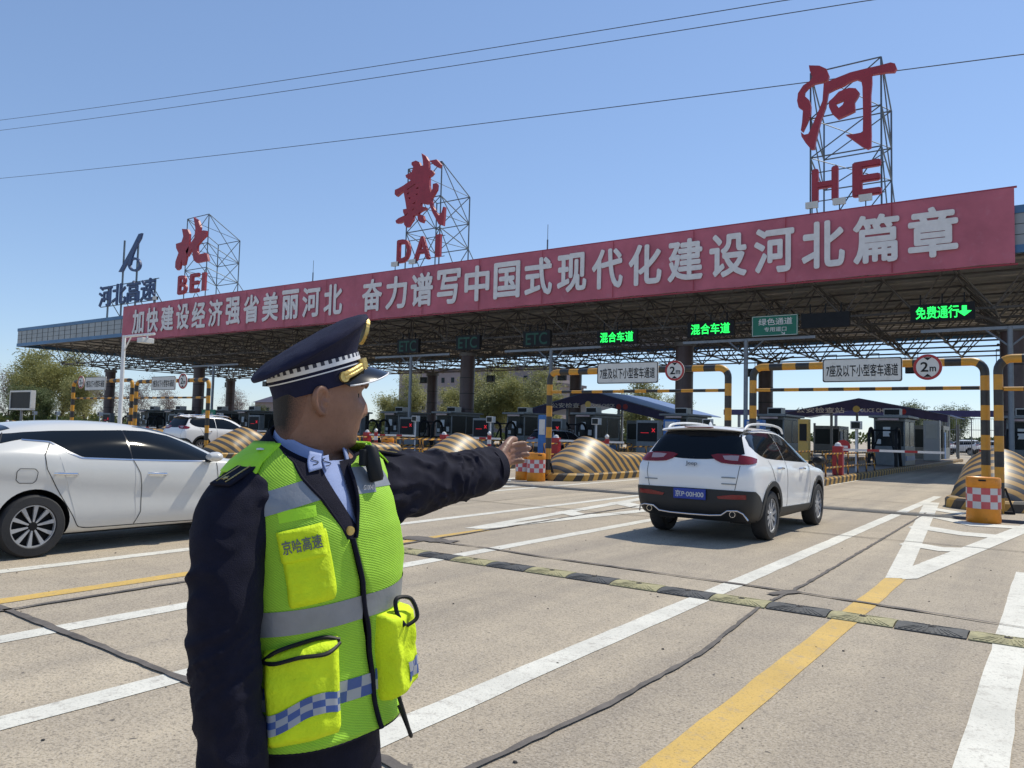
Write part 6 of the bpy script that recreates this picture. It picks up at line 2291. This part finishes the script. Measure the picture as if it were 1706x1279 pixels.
b = MB(); b.add([on_flap(p) for p in tv], tf); b.build('lettering', 'printgrey', fl)
skin_panel(quad_fn((55, 1.340), (28.5, 1.352), (28.8, 1.331), (54.6, 1.318), .0265), 12, 5, 'vesttrim', 'hook_patch', vest)
P2, g2_ = bag((67, 1.083), (15.2, 1.106), (11.5, .922), (60.5, .908), .024, .030, 'waist_pocket', vest, 1, .25, nu=32, nv=32)
rows = [[g2_(.04 + .96 * i / 30, ip(j / 4, [0, 1], [.56 + .07 * math.sin(i * .16 + 1.5), .56 + .07 * math.sin(i * .16 + 1.5) + .20])) + V((.0016, -.0016, 0)) for i in range(31)] for j in range(5)]
b = MB(); b.grid(rows, 0, uvf=lambda i, j: (j * .0046, i * .01575)); b.build('checkered_strip', 'vcheck', P2, smooth=True)
b = MB()
for v0, v1, v2 in ((-.02, -.03, .02), (.085, .10, .05)):
    b.tube(smooth_path([g2_(0.02, .10) + V((.002, -.003, 0)), g2_(.2, v0 + .05) + V((.003, -.003, .004)), g2_(.5, v0 + .02) + V((.003, -.003, .003)), g2_(.8, v1 + .03) + V((.003, -.003, .003)), g2_(.985, v2 + .02) + V((.003, -.002, 0))], 40), .0042, 6)
b.build('pocket_zip', 'black', P2, smooth=40)
P3, g3 = bag((-5, 1.128), (-42, 1.132), (-44, .952), (-12, .945), .022, .045, 'waist_pocket', vest, 7, .2)
rows = [[g3(.40 + .6 * i / 20, .60 + .22 * j / 4) + V((.0016, .0008, 0)) for i in range(21)] for j in range(5)]
b = MB(); b.grid(rows, 0, uvf=lambda i, j: (j * .0062, i * .0105)); b.build('checkered_strip', 'vcheck', P3, smooth=True)
b = MB()
q = [g3(.28, .16), g3(.30, .03), g3(.42, -.01) + V((.015, 0, .02)), g3(.62, .02) + V((.012, .004, .02)), g3(.60, .10) + V((.01, 0, 0)), g3(.40, .18)]
b.tube(smooth_path([p + V((.003, 0, 0)) for p in q], 36), .0045, 6); b.build('pocket_zip', 'black', P3, smooth=40)
for sgn, nm in ((1, 'R'), (-1, 'L')):                # yellow shoulder pieces with a press stud
    d0, d1 = (72, 112) if sgn > 0 else (-60, -112)
    st_ = skin_panel(lambda u, v: TS(d0 + (d1 - d0) * u, 1.466 - .058 * v if sgn > 0 else 1.468 - .045 * v, .030 + .004 * math.sin(u * 3.1)), 14, 12, 'vesttrim', 'shoulder_strap', vest)
    md = st_.modifiers.new('t', 'SOLIDIFY'); md.thickness = .003
    b = MB(); c = TS((d0 + d1) / 2 - 6 * sgn, 1.452, .035); b.lathe([(0, .004), (.007, .003), (.008, 0)], c, n=12); b.build('press_stud', 'silver', st_, smooth=40)
    # shoulder board with two gold bars and a star
    y0_, z0_ = -sgn * .135, 1.4415
    a, c = V((.004, -sgn * .166, 1.4225)), V((.016, -sgn * .240, 1.388 if sgn > 0 else 1.438))
    if sgn < 0: a = V((0, .130, 1.452))
    ep = MB(); ep.beam(a, c, .050, .006); e_ = ep.build('shoulder_board', 'navy', off_, bevel=.002)
    ep = MB()
    sd_ = (c - a).normalized(); wv = V((1, 0, 0)); nv_ = wv.cross(sd_).normalized()
    if nv_.z < 0: nv_ = -nv_
    for o_ in (-.014, .014):
        ep.beam(a + wv * o_ + nv_ * .0042 + sd_ * .01, c + wv * o_ + nv_ * .0042 - sd_ * .006, .0025, .0014)
    cs = c - sd_ * .018 + nv_ * .0045
    star = []
    for k in range(10):
        r_ = .0085 if k % 2 == 0 else .0036
        star.append((r_ * math.cos(k * math.pi / 5), r_ * math.sin(k * math.pi / 5)))
    ep.prism([star], cs, wv, sd_, nv_ * .0015)
    ep.build('gold_insignia', 'gold', e_)
# name tag
tg = skin_panel(quad_fn((1.2, 1.389), (-9.0, 1.391), (-8.0, 1.370), (1.6, 1.368), .0285), 6, 4, 'reflect', 'name_tag', vest)
c, c2, c3 = TS(-3.5, 1.3795, .0295), TS(-8, 1.3795, .0295), TS(1, 1.3795, .0295)
b = MB(); ux = (c2 - c3).normalized(); put_text(b, 'G10043', c + ux.cross(V((0, 0, 1))) * .0005, ux, (0, 0, 1), .030, .010, .01, .0006); b.build('lettering', 'letter', tg)
# trousers and shoes
b = MB()
for sy in (-1, 1):
    limb_tube(b, [V((0, sy * .07, .86)), V((.0, sy * .092, .70)), V((.012, sy * .098, .48)), V((0, sy * .10, .25)), V((-.008, sy * .10, .035))], [.105, .10, .082, .072, .075], 28, 50, .006, sy + 3, .12, close=False)
tro = finish(b, 'trousers', 'navy', off_, .008, 2)
for sy in (-1, 1):
    b = MB()
    limb_tube(b, [V((-.085, sy * .10, .045)), V((0, sy * .10, .06)), V((.09, sy * .105, .045)), V((.175, sy * .11, .032))], [.036, .05, .045, .028], 20, 20)
    b.box(-.12, .20, sy * .105 - .04, sy * .105 + .04, 0, .018)
    b.build('shoe', 'blackgloss', off_, smooth=40)

# --- peaked cap
CO = HC + fh * .003 + up_ * .027
ct = R_(18.5)
fc = fh * math.cos(ct) + up_ * math.sin(ct)
uc = up_ * math.cos(ct) - fh * math.sin(ct)
RXC, RYC = .0865, .0985
cp_ = lambda bt, rr, h, k=1.0: CO + rh * (RXC + rr) * math.sin(bt) + fc * (RYC + rr) * math.cos(bt) + uc * h
cap = bpy.data.objects.new('cap', None)
NB = 96
tl_ = R_(16)
fr_ = fc * math.cos(tl_) + uc * math.sin(tl_)
ur_ = uc * math.cos(tl_) - fc * math.sin(tl_)
RC = CO + uc * .086 + fc * .006
rim = lambda bt, k, h: RC + rh * .128 * k * math.sin(bt) + fr_ * .139 * k * math.cos(bt) + ur_ * h
bts = [2 * math.pi * i / NB for i in range(NB)]
b = MB()
rows = [[cp_(t, -.006, .002) for t in bts], [cp_(t, 0, 0) for t in bts], [cp_(t, .001, .03) for t in bts], [cp_(t, 0, .057) for t in bts]]
for s in (.2, .4, .6, .8, .93):
    rows.append([cp_(t, 0, .057).lerp(rim(t, 1, 0), s) + uc * (.010 * math.sin(math.pi * s) * (.6 + .4 * math.cos(t))) + ur_ * .0016 * math.sin(t * 7 + s * 4) * s for t in bts])
rows += [[rim(t, 1, 0) for t in bts], [rim(t, 1.006, .004) for t in bts], [rim(t, 1.0, .008) for t in bts]]
for k, h in ((.93, .013), (.8, .017), (.6, .019), (.35, .020), (.12, .020), (.01, .020)):
    rows.append([rim(t, k, h + .003 * mn.noise(V((math.cos(t) * k * 3, math.sin(t) * k * 3, 1)))) for t in bts])
b.grid(rows, 0, cu=True)
cap = b.build('cap', 'capcloth', off_, smooth=50)
b = MB(); b.grid([[cp_(t, .0025, h) for t in bts + [2 * math.pi]] for h in (.0488, .0568)], 0, uvf=lambda i, j: (j * .0064, i * .0078 + .0001)); b.build('checkered_band', 'ccheck', cap, smooth=True)
b = MB(); b.grid([[cp_(t, .003, h) for t in bts] for h in (.0412, .0488)], 0, cu=True); b.grid([[cp_(t, .003, h) for t in bts] for h in (.0325, .0350)], 0, cu=True); b.build('silver_line', 'silver', cap, smooth=True)
vb = [R_(-78 + 156 * i / 44) for i in range(45)]
rows = []
for j in range(12):
    s = j / 11
    rows.append([cp_(t, .002, .004 + .024 * math.cos(t) ** 2) + fc * (.056 * s * max(0, math.cos(t * 1.08)) ** .75) + rh * (.008 * s * math.sin(t)) - uc * (.033 * s * (.8 + .2 * s) * max(0, math.cos(t * 1.05)) ** .6) for t in vb])
b = MB(); b.grid(rows, 0)
pk = b.build('peak', 'blackgloss', cap, smooth=True)
md = pk.modifiers.new('t', 'SOLIDIFY'); md.thickness = .0025
b = MB(); b.tube([p + fc * .0005 for p in rows[-1]], .0018, 8); b.build('peak_edge', 'silver', cap, smooth=True)
b = MB()
for h, rr in ((.011, .004), (.0185, .0045)):
    b.tube([cp_(R_(-76 + 152 * i / 60), rr + .002, h + .015 * math.cos(R_(-76 + 152 * i / 60)) ** 1.5) for i in range(61)], .0052, 8)
for t in (-76, 76):
    c = cp_(R_(t), .004, .0155); n = (cp_(R_(t), .02, .0155) - c).normalized(); b.tube([c, c + n * .006], .011, 14)
for t in (-22, 22, 38, -38):
    c0, c1 = cp_(R_(t), .008, .019), cp_(R_(t), .008, .040); b.tube([c0, c1], .0068, 8)
b.build('gold_cord', 'gold', cap, smooth=45)
b = MB()
c = cp_(0, 0, .057).lerp(rim(0, 1, 0), .55) + fc * .006
bd = (rim(0, 1, 0) - cp_(0, 0, .057)).normalized()
bn = rh.cross(bd)
if bn.dot(fc) < 0: bn = -bn
b.prism([[(.020 * math.cos(a), .030 * math.sin(a) * (1.15 if math.sin(a) > 0 else .9)) for a in [i * math.pi / 10 for i in range(20)]]], c, rh, bd, bn * .006)
b.prism([[(.011 * math.cos(a), .016 * math.sin(a)) for a in [i * math.pi / 8 for i in range(16)]]], c + bn * .005, rh, bd, bn * .005)
b.build('badge', 'gold', cap, bevel=.001)

# body worn camera clipped to the vest
bc = thing('body_camera', 'black body camera clipped high on the officer vest front', 'body camera', OC + TS(-7, 1.392, .03))
c0, c1 = TS(-7, 1.392, .042), TS(-8, 1.462, .060)
b = MB(); b.tube([OC + c0, OC + c0.lerp(c1, .1), OC + c0.lerp(c1, .92), OC + c1], [.012, .0155, .0165, .013], 14); b.build('barrel', 'black', bc, smooth=35, world=True)
b = MB()
cc = c0.lerp(c1, .66); b.beam(OC + cc + V((-.006, -.016, -.016)), OC + cc + V((-.006, -.016, .018)), .016, .018); b.build('clip', 'black', bc, bevel=.003, world=True)
b = MB(); b.tube([OC + c1, OC + c1 + V((0, 0, .003))], .009, 12); b.build('lens', 'blackgloss', bc, world=True)
